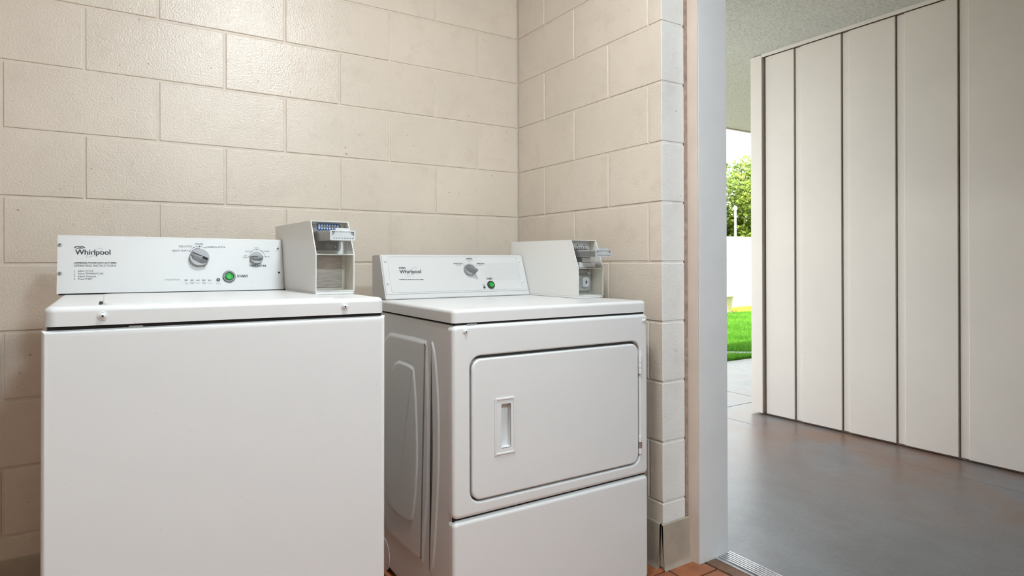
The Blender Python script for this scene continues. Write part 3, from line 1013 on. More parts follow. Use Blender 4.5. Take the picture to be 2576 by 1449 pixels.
# front panel with its door opening
x0, z1 = Q(1187, 901); x1, z1b = Q(1606, 866.8); _, z0 = Q(1187, 1260); _, z0b = Q(1606, 1166)
dx0, dx1, dz0, dz1 = x0, x1, (z0 + z0b) / 2, (z1 + z1b) / 2
SPL = (Q(1141, 1310)[1] + Q(1627, 1198)[1]) / 2
flat = lambda a, b, t: Vector((a, -t, b))
bm = bmesh.new()
rplate(bm, 0, DW, SPL + 0.003, DB, 0.016, flat, 0.0, -0.03, 0.012, 6, (dx0 - 0.0055, dx1 + 0.0055, dz0 - 0.0055, dz1 + 0.0085, 0.033), 0.005)
front = finish('front_panel', bm, 'enamel', dryer, angle=35)
bm = bmesh.new(); box(bm, dx0 - 0.012, dx1 + 0.012, 0.0195, 0.0235, dz0 - 0.012, dz1 + 0.012); finish('door_recess_sheet', bm, 'recess_shade', dryer, smooth=False)  # dark sheet behind the door gap, recess shade put into its colour
# lower panel
bm = bmesh.new()
rplate(bm, 0.0, DW, 0.006, SPL - 0.003, 0.014, flat, 0.0, -0.03, 0.012, 6)
finish('lower_panel', bm, 'enamel', dryer, angle=35)
bm = bmesh.new(); box(bm, 0.006, DW - 0.006, 0.014, 0.026, SPL - 0.01, SPL + 0.01); finish('panel_gap', bm, 'dark', dryer, smooth=False)
# door with recessed pull
hx0, hz1 = Q(1243.2, 1003.8); hx1, hz1b = Q(1294.5, 995.5); hz0 = (Q(1294.5, 1137.7)[1] + Q(1243.2, 1146)[1]) / 2; hz1 = (hz1 + hz1b) / 2
px0, pz1 = Q(1261.7, 1016.3); px1, _ = Q(1285.2, 1013); pz0 = (Q(1285.2, 1122.5)[1] + Q(1261.7, 1128.5)[1]) / 2
bm = bmesh.new()
rplate(bm, dx0, dx1, dz0, dz1, 0.028, flat, 0.001, -0.019, 0.006, 5, (hx0 + 0.004, hx1 - 0.004, hz0 + 0.004, hz1 - 0.004, 0.004), 0.001)
ddoor = finish('door', bm, 'enamel', dryer, angle=35)
bm = bmesh.new()
extr(bm, rrect(hx0, hx1, hz0, hz1, 0.005, 3), [rrect(hx0 + 0.006, hx1 - 0.006, hz0 + 0.006, hz1 - 0.006, 0.003, 2)], flat, 0.0042, -0.002, 0.0018, 2)
hp = finish('pull_frame', bm, 'enamel', ddoor, angle=35)
bm = bmesh.new()
ip = rrect(px0 - 0.002, px1 - 0.001, pz0, pz1, 0.003, 2)
extr(bm, rrect(hx0 + 0.005, hx1 - 0.005, hz0 + 0.005, hz1 - 0.005, 0.003, 2), [ip], flat, 0.0018, -0.002, 0.0)
# pocket walls and floor
vt = [bm.verts.new(flat(a, b, 0.0018)) for a, b in ip]; vk = [bm.verts.new(flat(a, b, -0.017)) for a, b in ip]
for i in range(len(ip)): bm.faces.new((vt[i], vt[(i + 1) % len(ip)], vk[(i + 1) % len(ip)], vk[i]))
bm.faces.new(vk)
finish('pull_pocket', bm, 'enamel', ddoor, smooth=False)
for va_, vb_, dark_mid in ((895, 940, False), (1097, 1141, True)):
    _, za = Q(1610, va_); _, zb = Q(1610, vb_)
    hx = dx1 + 0.006
    L_ = (za - zb) / 3
    for i in range(3):
        bm = bmesh.new()
        lathe(bm, [(0, zb + i * L_ + 0.0006), (0.0058, zb + i * L_ + 0.0006), (0.0058, zb + (i + 1) * L_ - 0.0006), (0, zb + (i + 1) * L_ - 0.0006)],
              lambda a, b, t: Vector((a, b, t)), hx, -0.0005, 14)
        h_ = finish('hinge_knuckle', bm, 'steel' if (dark_mid and i == 1) else 'enamel', ddoor, angle=40, wn=False)
screw(front, df, Q(1170.8, 834), 0.0080)
screw(front, df, Q(1619.5, 806.8), 0.0080)
bm = bmesh.new(); box(bm, 0.045, 0.075, 0.004, 0.02, DB - 0.001, DB + 0.003, 0.001, 1); finish('clip', bm, 'steel', dryer)

# pressed shapes on the visible side
sf = Face(MD, (0.004, 0, 0), (0, -1, 0), (0, 0, 1))       # x runs to the front, z outward (to the left)
S = sf.p
def smooth_poly(pts, it=2):
    for _ in range(it):
        out = []
        for i in range(len(pts)):
            a, b = pts[i], pts[(i + 1) % len(pts)]
            out += [(a[0] * .75 + b[0] * .25, a[1] * .75 + b[1] * .25), (a[0] * .25 + b[0] * .75, a[1] * .25 + b[1] * .75)]
        pts = out
    return pts
zz = lambda x_, y_: (900 + x_ / 2.1028, 760 + y_ / 2.1028)
YB = -DD + 0.05
outer = [S(*zz(365, 190)), S(*zz(372, 215)), S(*zz(380, 420)), S(*zz(388, 720)), S(*zz(380, 1050)), S(*zz(352, 1370)), S(*zz(345, 1400))]
ob = S(*zz(150, 1215)); ot = S(*zz(150, 150))
sl1 = (outer[-1][1] - ob[1]) / (outer[-1][0] - ob[0]); sl0 = (outer[0][1] - ot[1]) / (outer[0][0] - ot[0])
outer = outer + [(YB, outer[-1][1] + sl1 * (YB - outer[-1][0])), (YB, outer[0][1] + sl0 * (YB - outer[0][0]))]
inner = [S(*zz(182, 290)), S(*zz(300, 325)), S(*zz(312, 370)), S(*zz(326, 600)), S(*zz(330, 900)), S(*zz(310, 1120)), S(*zz(292, 1192)), S(*zz(170, 1092)), S(*zz(152, 950)), S(*zz(160, 600))]
rib = [S(*zz(384, 195)), S(*zz(408, 215)), S(*zz(430, 430)), S(*zz(438, 720)), S(*zz(432, 1000)), S(*zz(408, 1400)), S(*zz(392, 1440)), S(*zz(372, 1420)), S(*zz(392, 1000)), S(*zz(396, 720)), S(*zz(388, 400))]
def pressed(name, pts, h0, h1, w):
    """pressed sheet: the edge rises from h0 to h1 over the width w in a soft curve"""
    n = len(pts)
    ar = sum(pts[i][0] * pts[(i + 1) % n][1] - pts[(i + 1) % n][0] * pts[i][1] for i in range(n))
    sg = 1 if ar > 0 else -1
    def off(d):
        out = []
        for i in range(n):
            p, q = pts[i - 1], pts[(i + 1) % n]
            tx_, ty_ = q[0] - p[0], q[1] - p[1]
            l = math.hypot(tx_, ty_) or 1
            out.append((pts[i][0] - sg * ty_ / l * d, pts[i][1] + sg * tx_ / l * d))
        return out
    bm = bmesh.new(); rings = []
    for k in range(6):
        t = k / 5.0
        e = t * t * (3 - 2 * t)
        rings.append([bm.verts.new(sf.m(a_, b_, h0 + (h1 - h0) * e)) for a_, b_ in off(w * t)])
    for r0, r1 in zip(rings, rings[1:]):
        for i in range(n): bm.faces.new((r0[i], r0[(i + 1) % n], r1[(i + 1) % n], r1[i]))
    bm.faces.new(rings[-1])
    return finish(name, bm, 'enamel', cab, angle=60)
pressed('pressed_border', smooth_poly(outer, 2), -0.0003, 0.0040, 0.018)
pressed('pressed_rib', smooth_poly(rib, 2), -0.0003, 0.0035, 0.010)
pressed('pressed_field', smooth_poly(inner, 2), 0.0035, 0.0075, 0.014)
bm = bmesh.new(); kc_ = S(*zz(150, 1340))
lathe(bm, [(0.055, -0.001), (0.055, 0.0015), (0.052, 0.0022), (0, 0.0022)], sf.m, kc_[0] - 0.02, kc_[1], 28)
finish('knockout_disc', bm, 'enamel', cab, angle=40)

# console
EY0, EY1, EYB, EZ0, EZ1 = 0.518, 0.576, 0.655, DT + 0.001, 1.0623
e0, e1 = 0.008, 0.592
bm = bmesh.new()
prof = [(EY0, EZ0), (EY1, EZ1), (EYB, EZ1 - 0.001), (EYB, EZ0)]
va = [bm.verts.new((e0, y, z)) for y, z in prof]; vb = [bm.verts.new((e1, y, z)) for y, z in prof]
for i in range(4): bm.faces.new((va[i], va[(i + 1) % 4], vb[(i + 1) % 4], vb[i]))
bm.faces.new(va); bm.faces.new(vb)
bmesh.ops.bevel(bm, geom=bm.edges[:], offset=0.0025, segments=2, affect='EDGES')
dcon = finish('control_console', bm, 'console_white', dryer, angle=35)
ef = Face(MD, (0, EY0, EZ0), (1, 0, 0), (0, EY1 - EY0, EZ1 - EZ0))
E_ = ef.p
z4 = lambda x_, y_: E_(920 + x_ / 5.8545, 600 + y_ / 5.8545)
# face plate over the console front and the raised field on it
a = z4(225, 242); b = z4(2370, 765)
pl0, pl1 = e0 + 0.004, e1 - 0.004
bt = (z4(295, 818)[1] + z4(2370, 770)[1]) / 2
slope_len = math.hypot(EY1 - EY0, EZ1 - EZ0)
bm = bmesh.new()
extr(bm, rrect(pl0, pl1, bt, slope_len - 0.003, 0.004, 3), [], ef.m, 0.0022, -0.001, 0.0012, 2)
plate = finish('face_plate', bm, 'console_white', dcon, angle=35)
ft = (z4(335, 265)[1] + z4(2225, 280)[1]) / 2; fb = (z4(385, 775)[1] + z4(2285, 740)[1]) / 2
fl = (z4(335, 265)[0] + z4(385, 775)[0]) / 2; fr = (z4(2225, 280)[0] + z4(2285, 740)[0]) / 2
bm = bmesh.new()
extr(bm, rrect(fl - 0.004, fr + 0.004, fb - 0.004, ft + 0.004, 0.008, 4), [rrect(fl, fr, fb, ft, 0.006, 4)], ef.m, 0.0034, 0.001, 0.0010, 2)
finish('raised_border', bm, 'console_white', dcon, angle=35)
efp = Face(MD, ef.L @ Vector((0, 0, 0.0023)), (1, 0, 0), (0, EY1 - EY0, EZ1 - EZ0))
E2 = efp.p
z5 = lambda x_, y_: E2(920 + x_ / 5.8545, 600 + y_ / 5.8545)
for q in ((285, 337), (325, 663), (2258, 342), (2310, 630)):
    screw(plate, efp, z5(*q), 0.0055, 'enamel', 'pale_ink')
PXE = (E2(1200, 680)[0] - E2(1100, 680)[0]) / 100
oc = z5(537, 434); rc = z5(677, 490)
logo(plate, efp, E2(1005.9, 688.0), E2(1059.7, 687.2), E2(1030, 679)[1] - E2(1030, 688)[1], (oc[0], oc[1], 8 * PXE, 0.0032),
     (rc[0], rc[1], 15.5 * PXE, 4.6 * PXE, math.radians(41)), bold=0.0004)
def T2(s, a_, b_, v_, cap, bold=0.0, ink='ink'):
    b2 = bmesh.new()
    put_text(b2, s, z5(a_, v_), z5(b_, v_), z5(a_, v_ - cap)[1] - z5(a_, v_)[1], efp.m, 0.0004, bold)
    prints('lettering', b2, ink, plate)
T2('COMMERCIAL DRYER HEAVY DUTY SERIES', 492, 850, 613, 14, 0.0003)
T2('NORMAL', 1478, 1572, 302, 16, 0.0003); T2('HEAVY DUTY', 1295, 1433, 377, 16, 0.0002); T2('DELICATES', 1637, 1747, 377, 16, 0.0002)
T2('START', 1783, 1870, 606, 27, 0.0004)
for q in ((1532, 335), (1447, 393), (1631, 393)):
    c = z5(*q); bm = bmesh.new(); disc(bm, circle(c[0], c[1], 0.0015, None, 10), efp.m, 0.0004); prints('dial_dot', bm, 'ink', plate)
for s_, a_, b_, v_, c_ in (('Medium Heat', 1482, 1578, 321, 13), ('High Heat', 1330, 1405, 397, 13), ('Low Heat', 1662, 1730, 397, 13), ('Cycle', 1723, 1758, 681, 11), ('In Use', 1723, 1760, 700, 11)):
    T2(s_, a_, b_, v_, c_, ink='grey_ink')
bm = bmesh.new()
kc2 = z5(1545, 448)
ytop = z5(2000, 372)[1]; ybot = z5(2000, 602)[1]
for i in range(15):
    yy = ytop + (ybot - ytop) * i / 14
    xa = z5(1750 if i > 1 else 1760, 450)[0]; xb = z5(2228 + i * 2.2, 450)[0]
    if abs(yy - kc2[1]) < 0.02 and i > 4: xa = z5(1690, 450)[0]
    ribbon(bm, [(xa, yy), (xb, yy)], 0.00045, efp.m, 0.0003)
    for k in range(34):
        xd = z5(1030 + k * 13.5 + (i % 2) * 6, 450)[0]
        if (xd - kc2[0]) ** 2 + (yy - kc2[1]) ** 2 < 0.024 ** 2: continue
        w_ = 0.0002 + 0.0005 * k / 34
        ribbon(bm, [(xd - w_, yy), (xd + w_, yy)], 0.00045, efp.m, 0.0003)
tag(prints('printed_pattern', bm, 'pale_ink', plate), kind='stuff')
kface = Face(MD, efp.L @ Vector((0, 0, 0.013)), (1, 0, 0), (0, EY1 - EY0, EZ1 - EZ0))
kc2 = kface.p(920 + 1545 / 5.8545, 600 + 448 / 5.8545)
knob(plate, efp, kc2, 0.0225, math.radians(-32), 0.012, False, 0.020, 1.12)
start_button(plate, efp, z5(1843, 684), 0.0158, 0.0092)
bm = bmesh.new(); c = z5(1748, 720); lathe(bm, [(0.0046, 0), (0.0046, 0.0012), (0.003, 0.002), (0, 0.0016)], efp.m, c[0], c[1], 16)
finish('round_light', bm, 'bezel', plate, wn=False)

# ================================================================== COIN BOXES
def coin_box(Mx, w, d, h, kink, back, base_h, rec, label, kind):
    root = tag(empty('coin_box', Mx), label, 'coin box', 'coin boxes on the laundry machines')
    t = 0.0022
    bm = bmesh.new(); box(bm, 0.0, w, 0.002, d, 0.0, base_h, 0.001, 1)
    finish('base_plate', bm, 'box_white', root)
    prof = [(0.0, base_h), (0.0, kink), (back, h), (d, h + 0.004), (d, base_h)]
    # housing: two side sheets, top, bottom, back
    bm = bmesh.new()
    for xa, xb in ((0.0, t), (w - t, w)):
        A = [bm.verts.new((xa, y, z)) for y, z in prof]; B = [bm.verts.new((xb, y, z)) for y, z in prof]
        for i in range(5): bm.faces.new((A[i], A[(i + 1) % 5], B[(i + 1) % 5], B[i]))
        bm.faces.new(A); bm.faces.new(B)
    box(bm, t, w - t, back, d, h - t, h - 0.0002)
    box(bm, t, w - t, 0.0008, d, base_h + 0.0002, base_h + t)
    box(bm, t, w - t, d - t, d - 0.0002, base_h, h)
    hs = finish('housing', bm, 'box_white', root, smooth=False)
    bm = bmesh.new()                                   # lining of the recess
    box(bm, w - t - 0.0008, w - t, back + 0.002, rec + 0.01, kink + t, h - t)
    box(bm, w - t - 0.0008, w - t, 0.003, rec + 0.01, base_h + t, kink - t)
    finish('recess_lining', bm, 'box_inside', root, smooth=False)
    bm = bmesh.new(); box(bm, t, w - t, 0.0015, rec, kink - t, kink, 0.0006, 1)
    finish('shelf', bm, 'box_white', root)
    fu = Face(Mx, (0, rec + 0.012, 0), (1, 0, 0), (0, 0, 1))
    # upper face plate
    bm = bmesh.new()
    extr(bm, rrect(t, w - t, kink, h - t, 0.0, 1), [], lambda a, b, tt: Vector((a, rec + 0.012 - tt, b)), 0.0, -0.003)
    finish('inner_panel', bm, 'box_white', root, smooth=False)
    up = lambda a, b, tt: Vector((a, rec + 0.010 - tt, b))
    bm = bmesh.new()
    extr(bm, rrect(0.008, w - 0.012, kink + 0.012, h - 0.008, 0.006, 4), [], up, 0.002, -0.002, 0.001, 2)
    fp = finish('slide_plate', bm, 'plate_steel' if kind == 'w' else 'zinc', root, angle=40)
    zs = kink + 0.045 if kind == 'w' else kink + 0.038   # underside of the coin slide
    if kind == 'w':
        bm = bmesh.new()
        extr(bm, [(0.025, zs + 0.0235), (0.091, zs + 0.0235), (0.0885, zs + 0.0415), (0.0275, zs + 0.0415)], [], up, 0.0032, 0.001, 0.0003, 1)
        st = finish('price_sticker', bm, 'blue', fp, smooth=False)
        for i in range(8):
            bm = bmesh.new(); bm2 = bmesh.new(); bm3 = bmesh.new()
            xx = 0.0318 + i * 0.0075
            disc(bm, circle(xx, zs + 0.0325, 0.0029, 0.0076, 16), up, 0.0036)
            if 0 < i < 7:
                put_text(bm2, '25', (xx - 0.0021, zs + 0.0303), (xx + 0.0021, zs + 0.0303), 0.0044, up, 0.0039, 0.0002)
            bm3.faces.new([bm3.verts.new(up(a, b, 0.0033)) for a, b in ((xx - 0.0012, zs + 0.012), (xx + 0.0012, zs + 0.012), (xx + 0.0012, zs + 0.023), (xx - 0.0012, zs + 0.023))])
            prints('coin_oval', bm, 'white_ink', st)
            if 0 < i < 7: prints('coin_number', bm2, 'ink', st)
            else: bm2.free()
            prints('coin_slot', bm3, 'dark', fp)
    else:
        for i in range(9):
            bm3 = bmesh.new()
            xx = 0.016 + i * 0.0088
            bm3.faces.new([bm3.verts.new(up(a, b, 0.0023)) for a, b in ((xx - 0.0014, zs + 0.012), (xx + 0.0014, zs + 0.012), (xx + 0.0014, zs + 0.038), (xx - 0.0014, zs + 0.038))])
            prints('coin_slot', bm3, 'dark', fp)
        for xx in (0.024, 0.054, 0.084):
            bm3 = bmesh.new(); disc(bm3, circle(xx, h - 0.018, 0.0025, None, 12), up, 0.0023); prints('plate_hole', bm3, 'dark', fp)
        for i in range(9):
            bm = bmesh.new()
            xx = 0.016 + i * 0.0088
            box(bm, xx + 0.0026, xx + 0.0056, rec - 0.004, rec + 0.009, zs + 0.014, zs + 0.031, 0.0006, 1)
            finish('coin_comb', bm, 'steel', fp)
    if kind == 'w': zs -= 0.009
    # coin slide: tapering channel, front plate and pusher
    yf = -0.050 if kind == 'w' else -0.070
    hsl = 0.026 if kind == 'w' else 0.024
    bm = bmesh.new()
    for xa, xb, ya, yb in ((0.012, w - 0.018, rec * 0.45, rec + 0.011),):
        pass
    xo = 0.024 if kind == 'w' else 0.020
    pl = [(0.010, rec + 0.010), (0.010, rec * 0.55), (xo, yf), (xo + 0.064, yf), (xo + 0.064, rec + 0.010)]
    extr(bm, pl, [], lambda a, b, tt: Vector((a, b, tt)), zs + hsl - 0.004, zs, 0.0008, 1, back=True)
    sl_ = finish('coin_slide', bm, 'dull_steel', root, angle=30)
    bm = bmesh.new()                                   # raised side walls of the channel
    for (xa, ya), (xb, yb) in (((0.010, rec + 0.010), (0.010, rec * 0.55)), ((0.010, rec * 0.55), (xo, yf)), ((xo + 0.064, yf), (xo + 0.064, rec + 0.010))):
        dv = Vector((xb - xa, yb - ya)).normalized() * 0.0012
        n_ = Vector((-dv.y, dv.x))
        extr(bm, [(xa, ya), (xb, yb), (xb + n_.x, yb + n_.y), (xa + n_.x, ya + n_.y)], [], lambda a, b, tt: Vector((a, b, tt)), zs + hsl, zs + 0.001, 0.0, back=True)
    finish('slide_wall', bm, 'steel', sl_, smooth=False)
    fr_ = lambda a, b, tt: Vector((a, yf - tt, b))
    bm = bmesh.new()
    extr(bm, rrect(xo - 0.002, xo + 0.066, zs - 0.001, zs + hsl, 0.003, 3), [rrect(xo + 0.002, xo + 0.062, zs + 0.005, zs + hsl - 0.003, 0.002, 2)], fr_, 0.004, 0.0, 0.0008, 2)
    finish('slide_frame', bm, 'zinc', sl_, angle=35)
    bm = bmesh.new()
    extr(bm, [(xo + 0.002, zs + 0.004), (xo + 0.062, zs + 0.004), (xo + 0.062, zs + 0.012), (xo + 0.055, zs + 0.014), (xo + 0.051, zs + hsl + (0.006 if kind == 'w' else 0.006)), (xo + 0.013, zs + hsl + (0.006 if kind == 'w' else 0.006)), (xo + 0.009, zs + 0.014), (xo + 0.002, zs + 0.012)], [], fr_, 0.0025, -0.002, 0.0006, 2, back=True)
    finish('pusher', bm, 'zinc', sl_, angle=35)
    bm = bmesh.new()
    for i in range(8):
        xx = xo + 0.006 + i * 0.0072
        bm.faces.new([bm.verts.new(fr_(a, b, 0.0044)) for a, b in ((xx, zs + 0.0045), (xx + 0.0042, zs + 0.0045), (xx + 0.0042, zs + 0.0062), (xx, zs + 0.0062))])
    prints('slide_mark', bm, 'dark', sl_)
    if kind == 'd':                                    # bracket under the slide
        bm = bmesh.new()
        box(bm, 0.030, 0.070, 0.015, rec + 0.008, zs - 0.020, zs - 0.0005, 0.004, 3); finish('bracket', bm, 'zinc', root)
        bm = bmesh.new(); box(bm, 0.016, 0.086, 0.012, rec + 0.008, kink + 0.001, zs - 0.018, 0.004, 3); finish('bracket_foot', bm, 'zinc', root)
    else:
        for xx in (0.022, 0.078):
            bm = bmesh.new(); lathe(bm, [(0.0028, 0.002), (0.0026, 0.0035), (0, 0.004)], up, xx, kink + 0.022, 12); finish('rivet', bm, 'steel', fp, wn=False)
    # lower compartment
    lo = lambda a, b, tt: Vector((a, rec - tt, b))
    if kind == 'w':
        bm = bmesh.new()
        extr(bm, rrect(t, w - t, base_h + t, kink - t, 0.0, 1), [], lo, 0.0, -0.003)
        finish('lower_panel', bm, 'box_inside', root, smooth=False)
        bm = bmesh.new()
        extr(bm, rrect(t + 0.001, w - 0.012, base_h + 0.008, kink - 0.005, 0.003, 3), [], lo, 0.0035, 0.0, 0.001, 2)
        finish('money_drawer', bm, 'brushed', root)
    else:
        bm = bmesh.new()
        extr(bm, rrect(t, w - t, base_h + t, kink - t, 0.0, 1), [], lo, 0.0, -0.003)
        finish('lower_panel', bm, 'box_inside', root, smooth=False)
        bm = bmesh.new()
        extr(bm, rrect(t + 0.001, w - 0.006, base_h + 0.008, kink - 0.006, 0.008, 4), [], lo, 0.008, 0.0, 0.004, 3)
        dr = finish('money_drawer', bm, 'dull_steel', root, angle=40)
        zc = (base_h + kink) / 2
        for xx in (0.022, w - 0.022):
            for z_ in (base_h + 0.026, kink - 0.020):
                bm = bmesh.new(); lathe(bm, [(0.006, 0.008), (0.0055, 0.0105), (0.003, 0.012), (0, 0.0122)], lo, xx, z_, 14); finish('bolt', bm, 'zinc', dr, wn=False)
        bm = bmesh.new()
        extr(bm, rrect(0.026, 0.094, zc - 0.034, zc + 0.026, 0.012, 4), [], lo, 0.020, 0.006, 0.006, 3)
        bs = finish('lock_boss', bm, 'dull_steel', dr, angle=40)
        bm = bmesh.new()
        extr(bm, rrect(0.049, 0.077, zc - 0.019, zc + 0.016, 0.007, 5), [], lo, 0.030, 0.018, 0.002, 3)
        lk = finish('lock', bm, 'zinc', dr, angle=40)
        bm = bmesh.new()
        lathe(bm, [(0.0062, 0.0300), (0.0062, 0.0306), (0.0, 0.0306)], lo, 0.064, zc - 0.002, 16, sx=0.6)
        finish('keyhole', bm, 'dark', lk, wn=False)
        bm = bmesh.new(); box(bm, 0.0632, 0.0648, rec - 0.0312, rec - 0.0300, zc - 0.006, zc + 0.002, 0.0003, 1); finish('key_slot', bm, 'chrome', lk)
    return root

MC1 = Matrix.Translation((-1.103, -0.693, 0.9495)) @ Matrix.Rotation(0.014, 4, 'Z') @ Matrix.Rotation(0.006, 4, 'Y')
coin_box(MC1, 0.106, 0.468, 0.201, 0.109, 0.052, 0.008, 0.072, 'white coin box with blue coin sticker, on top of the washing machine', 'w')
MC2 = Matrix.Translation((-0.2015, -0.6826, DT + 0.0006)) @ Matrix.Rotation(-0.011, 4, 'Z')
coin_box(MC2, 0.113, 0.437, 0.2045, 0.1056, 0.041, 0.007, 0.065, 'white coin box with a lock and slotted plate, on top of the dryer', 'd')

# ================================================================== CEILING LAMP AND ADDED REAR FILL (above the frame)
def ceiling_lamp(x_, y_, label, glow='lamp'):
    root = tag(empty('ceiling_lamp', Matrix.Translation((x_, y_, CEIL))), label, 'lamp', 'round ceiling lamps of the laundry room')
    I = lambda a, b, t: Vector((a, b, t))
    bm = bmesh.new(); lathe(bm, [(0.17, 0.0), (0.17, -0.022), (0.16, -0.028), (0.15, -0.028), (0.15, 0.0)], I, 0, 0, 40); finish('lamp_base', bm, 'steel', root, wn=False)
    bm = bmesh.new(); lathe(bm, [(0.149, -0.02), (0.149, -0.04), (0.135, -0.062), (0.10, -0.082), (0.05, -0.093), (0, -0.096)], I, 0, 0, 32); finish('lamp_diffuser', bm, glow, root, wn=False)
ceiling_lamp(-0.97, -1.32, 'round frosted ceiling lamp above the washing machine and dryer')
ceiling_lamp(-0.85, -3.0, 'unseen round fill lamp added towards the rear wall', 'fill_rear')  # added fill lamp out of view, brightens the machine fronts

# ================================================================== GARDEN SEEN PAST THE WALKWAY
bm = bmesh.new(); box(bm, -4.0, 30.0, 1.90, 30.0, -0.30, G - 0.03)
tag(finish('ground_lawn', bm, 'soil', smooth=False), 'green lawn between the walkway and the white wall', kind='structure')
# narrow stepping path in the grass
STONE = Matrix.Translation((4.42, 2.17, 0)) @ Matrix.Rotation(math.radians(-41), 4, 'Z')
STONE_I = STONE.inverted()
bm = bmesh.new()
extr(bm, smooth_poly([(-0.95, -0.10), (-0.4, -0.13), (0.3, -0.10), (0.9, -0.12), (0.98, 0.08), (0.3, 0.12), (-0.5, 0.09), (-0.98, 0.11)], 2), [], lambda a, b, t: Vector((a, b, t)), G + 0.004, -0.1, 0.006, 2)
bmesh.ops.transform(bm, matrix=STONE, verts=bm.verts)
tag(finish('path_strip', bm, 'concrete', angle=50), 'narrow pale stepping slab lying in the lawn', kind='structure')
# grass
def grass(n):
    vs_, fs = [], []
    for i in range(n):
        # wedge of lawn that the doorway can show
        y_ = 1.90 + (random.random() ** 1.4) * 3.9
        xc = 3.95 + (y_ - 1.9) * 1.33
        half = 0.9 + (y_ - 1.9) * 0.35
        x_ = xc + random.uniform(-half, half)
        q_ = STONE_I @ Vector((x_, y_, 0))
        if abs(q_.x) < 0.95 and abs(q_.y) < 0.11: continue
        h_ = random.uniform(0.035, 0.075)
        a = random.uniform(0, math.pi)
        w_ = random.uniform(0.004, 0.008)
        dx, dy = math.cos(a) * w_, math.sin(a) * w_
        lx, ly = random.uniform(-0.03, 0.03), random.uniform(-0.03, 0.03)
        k = len(vs_)
        vs_ += [(x_ - dx, y_ - dy, G - 0.03), (x_ + dx, y_ + dy, G - 0.03), (x_ + lx, y_ + ly, G - 0.03 + h_)]
        fs.append((k, k + 1, k + 2))
    me = bpy.data.meshes.new('grass')
    me.from_pydata(vs_, [], fs)
    o = mesh_obj('grass', me, 'grass', smooth=False)
    return tag(o, 'bright green grass growing beside the walkway', 'grass', kind='stuff')
grass(110000)

# white garden wall with kerb
GWY = 6.98
gw = tag(empty('garden_wall', Matrix.Translation((11, GWY, G - 0.03))), 'plain white garden wall beyond the lawn', 'wall')
bm = bmesh.new(); box(bm, -8, 8, 0, 0.16, 0.0, 1.66, 0.01, 2); finish('wall_panel', bm, 'white_wall', gw)
bm = bmesh.new(); box(bm, -8, 8, -0.10, -0.001, 0.0, 0.11, 0.01, 2); finish('kerb', bm, 'kerb', gw)
# dry yellow plants along the kerb
vs_, fs = [], []
for i in range(5000):
    x_ = random.uniform(9.45, 13.5); y_ = GWY - 0.16 - random.random() * 0.95; h_ = random.uniform(0.02, 0.06)
    a = random.uniform(0, math.pi); w_ = 0.012
    k = len(vs_)
    vs_ += [(x_ - math.cos(a) * w_, y_ - math.sin(a) * w_, G - 0.03), (x_ + math.cos(a) * w_, y_ + math.sin(a) * w_, G - 0.03), (x_ + random.uniform(-.04, .04), y_ + random.uniform(-.04, .04), G - 0.03 + h_)]
    fs.append((k, k + 1, k + 2))
me = bpy.data.meshes.new('yellow_plants'); me.from_pydata(vs_, [], fs)
tag(mesh_obj('yellow_plants', me, 'flower', smooth=False), 'low yellow plants along the foot of the white wall', 'plants', kind='stuff')

# planter pot
pot = tag(empty('planter_pot', Matrix.Translation((9.12, 6.08, G - 0.03))), 'pale tapered planter pot standing on the lawn', 'planter')
I3 = lambda a, b, t: Vector((a, b, t))
bm = bmesh.new(); lathe(bm, [(0, 0.0), (0.135, 0.0), (0.145, 0.02), (0.185, 0.34), (0.19, 0.345)], I3, 0, 0, 32); finish('pot_body', bm, 'pot', pot, wn=False)
bm = bmesh.new(); lathe(bm, [(0.185, 0.34), (0.225, 0.345), (0.232, 0.36), (0.225, 0.375), (0.19, 0.375), (0.18, 0.33)], I3, 0, 0, 32); finish('pot_rim', bm, 'pot', pot, wn=False)
bm = bmesh.new(); lathe(bm, [(0.181, 0.335), (0.1, 0.345), (0, 0.35)], I3, 0, 0, 24); finish('pot_soil', bm, 'soil', pot, wn=False)

# pole behind the wall
r_ = pix_ray(1850, 560); tt = (7.6 - CY) / r_.y
pole = tag(empty('white_pole', Matrix.Translation((CX + r_.x * tt, 7.6, G - 0.03))), 'slim white pole rising behind the garden wall', 'pole')
bm = bmesh.new(); lathe(bm, [(0.028, 0.0), (0.028, 2.36), (0.0, 2.37)], I3, 0, 0, 14); finish('shaft', bm, 'pole_white', pole, wn=False)
bm = bmesh.new(); lathe(bm, [(0.0, 2.36), (0.045, 2.37), (0.05, 2.42), (0.03, 2.46), (0, 2.47)], I3, 0, 0, 14); finish('cap', bm, 'pole_white', pole, wn=False)

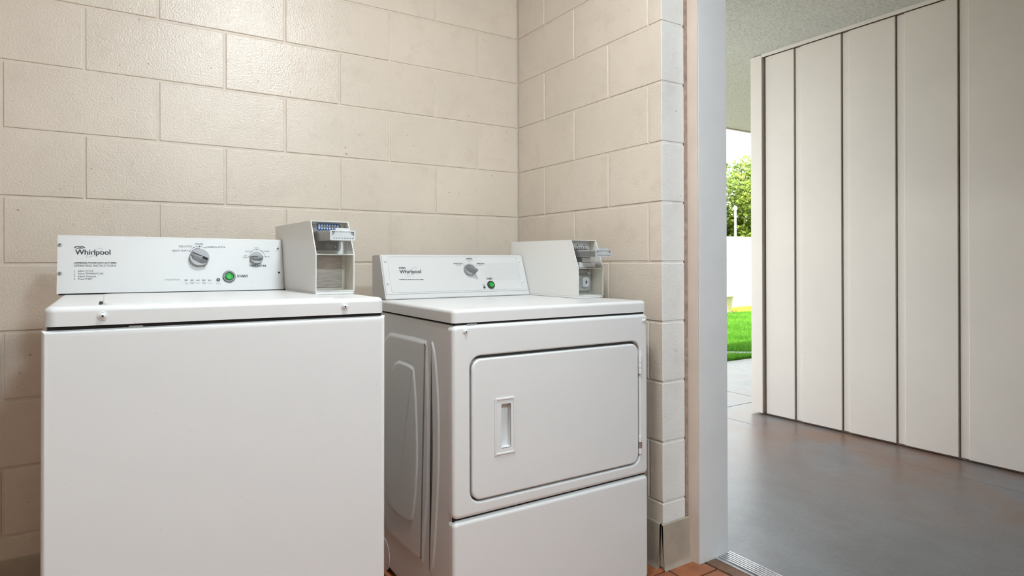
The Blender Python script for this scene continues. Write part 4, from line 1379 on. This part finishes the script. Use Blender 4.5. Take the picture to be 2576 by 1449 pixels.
# tree
r_ = pix_ray(1862, 480)
tx, ty = CX + r_.x * 18.2, CY + r_.y * 18.2
tree = tag(empty('leafy_tree', Matrix.Translation((tx, ty, G - 0.03))), 'sunlit yellow-green leafy tree behind the white garden wall', 'tree')
def limb(bm, pts, n=8):
    rings = []
    for i, (p, r) in enumerate(pts):
        p = Vector(p)
        d = (Vector(pts[min(i + 1, len(pts) - 1)][0]) - Vector(pts[max(i - 1, 0)][0])).normalized()
        x_ = d.orthogonal().normalized(); y_ = d.cross(x_)
        rings.append([bm.verts.new(p + (x_ * math.cos(2 * math.pi * k / n) + y_ * math.sin(2 * math.pi * k / n)) * r) for k in range(n)])
    for a, b in zip(rings, rings[1:]):
        for k in range(n): bm.faces.new((a[k], a[(k + 1) % n], b[(k + 1) % n], b[k]))
    bm.faces.new(rings[0]); bm.faces.new(rings[-1])
bm = bmesh.new(); limb(bm, [((0, 0, 0), 0.16), ((0.03, 0.02, 0.7), 0.13), ((-0.02, 0.04, 1.5), 0.11), ((0.02, 0, 2.4), 0.07), ((0, 0, 2.9), 0.03)])
trunk = finish('trunk', bm, 'bark', tree, wn=False)
clumps = []
rng = random.Random(11)
for i in range(11):
    a = i * 2.4; el = rng.uniform(0.15, 0.9)
    z0_ = rng.uniform(1.0, 2.6); L_ = rng.uniform(1.0, 1.9)
    e = Vector((math.cos(a) * L_, math.sin(a) * L_, z0_ + L_ * el * 0.7))
    m_ = Vector((math.cos(a) * L_ * 0.5, math.sin(a) * L_ * 0.5, z0_ + L_ * el * 0.2))
    bm = bmesh.new(); limb(bm, [((0, 0, z0_), 0.05), (m_, 0.032), (e, 0.012)], 6)
    finish('branch', bm, 'bark', tree, wn=False)
    clumps += [(e, 0.75), (m_, 0.7)]
for i in range(60):
    a = rng.uniform(0, 2 * math.pi); rr_ = rng.uniform(0.0, 2.1); clumps.append((Vector((math.cos(a) * rr_, math.sin(a) * rr_, rng.uniform(0.9, 4.0 - rr_ * 0.35))), rng.uniform(0.4, 0.75)))
vs_, fs = [], []
for c_, r0 in clumps:
    for i in range(330):
        d = Vector((rng.gauss(0, 1), rng.gauss(0, 1), rng.gauss(0, 1))).normalized() * r0 * rng.random() ** 0.5
        p = c_ + Vector((d.x, d.y, d.z * 0.8))
        q = Vector((rng.gauss(0, 1), rng.gauss(0, 1), rng.gauss(0, 1))).normalized()
        s_ = q.orthogonal().normalized(); L_ = rng.uniform(0.08, 0.13); w_ = L_ * 0.5
        k = len(vs_)
        vs_ += [tuple(p), tuple(p + q * L_ * 0.5 + s_ * w_), tuple(p + q * L_), tuple(p + q * L_ * 0.5 - s_ * w_)]
        fs.append((k, k + 1, k + 2, k + 3))
me = bpy.data.meshes.new('foliage'); me.from_pydata(vs_, [], fs)
tag(mesh_obj('foliage', me, 'leaf', tree, smooth=False), kind='stuff')
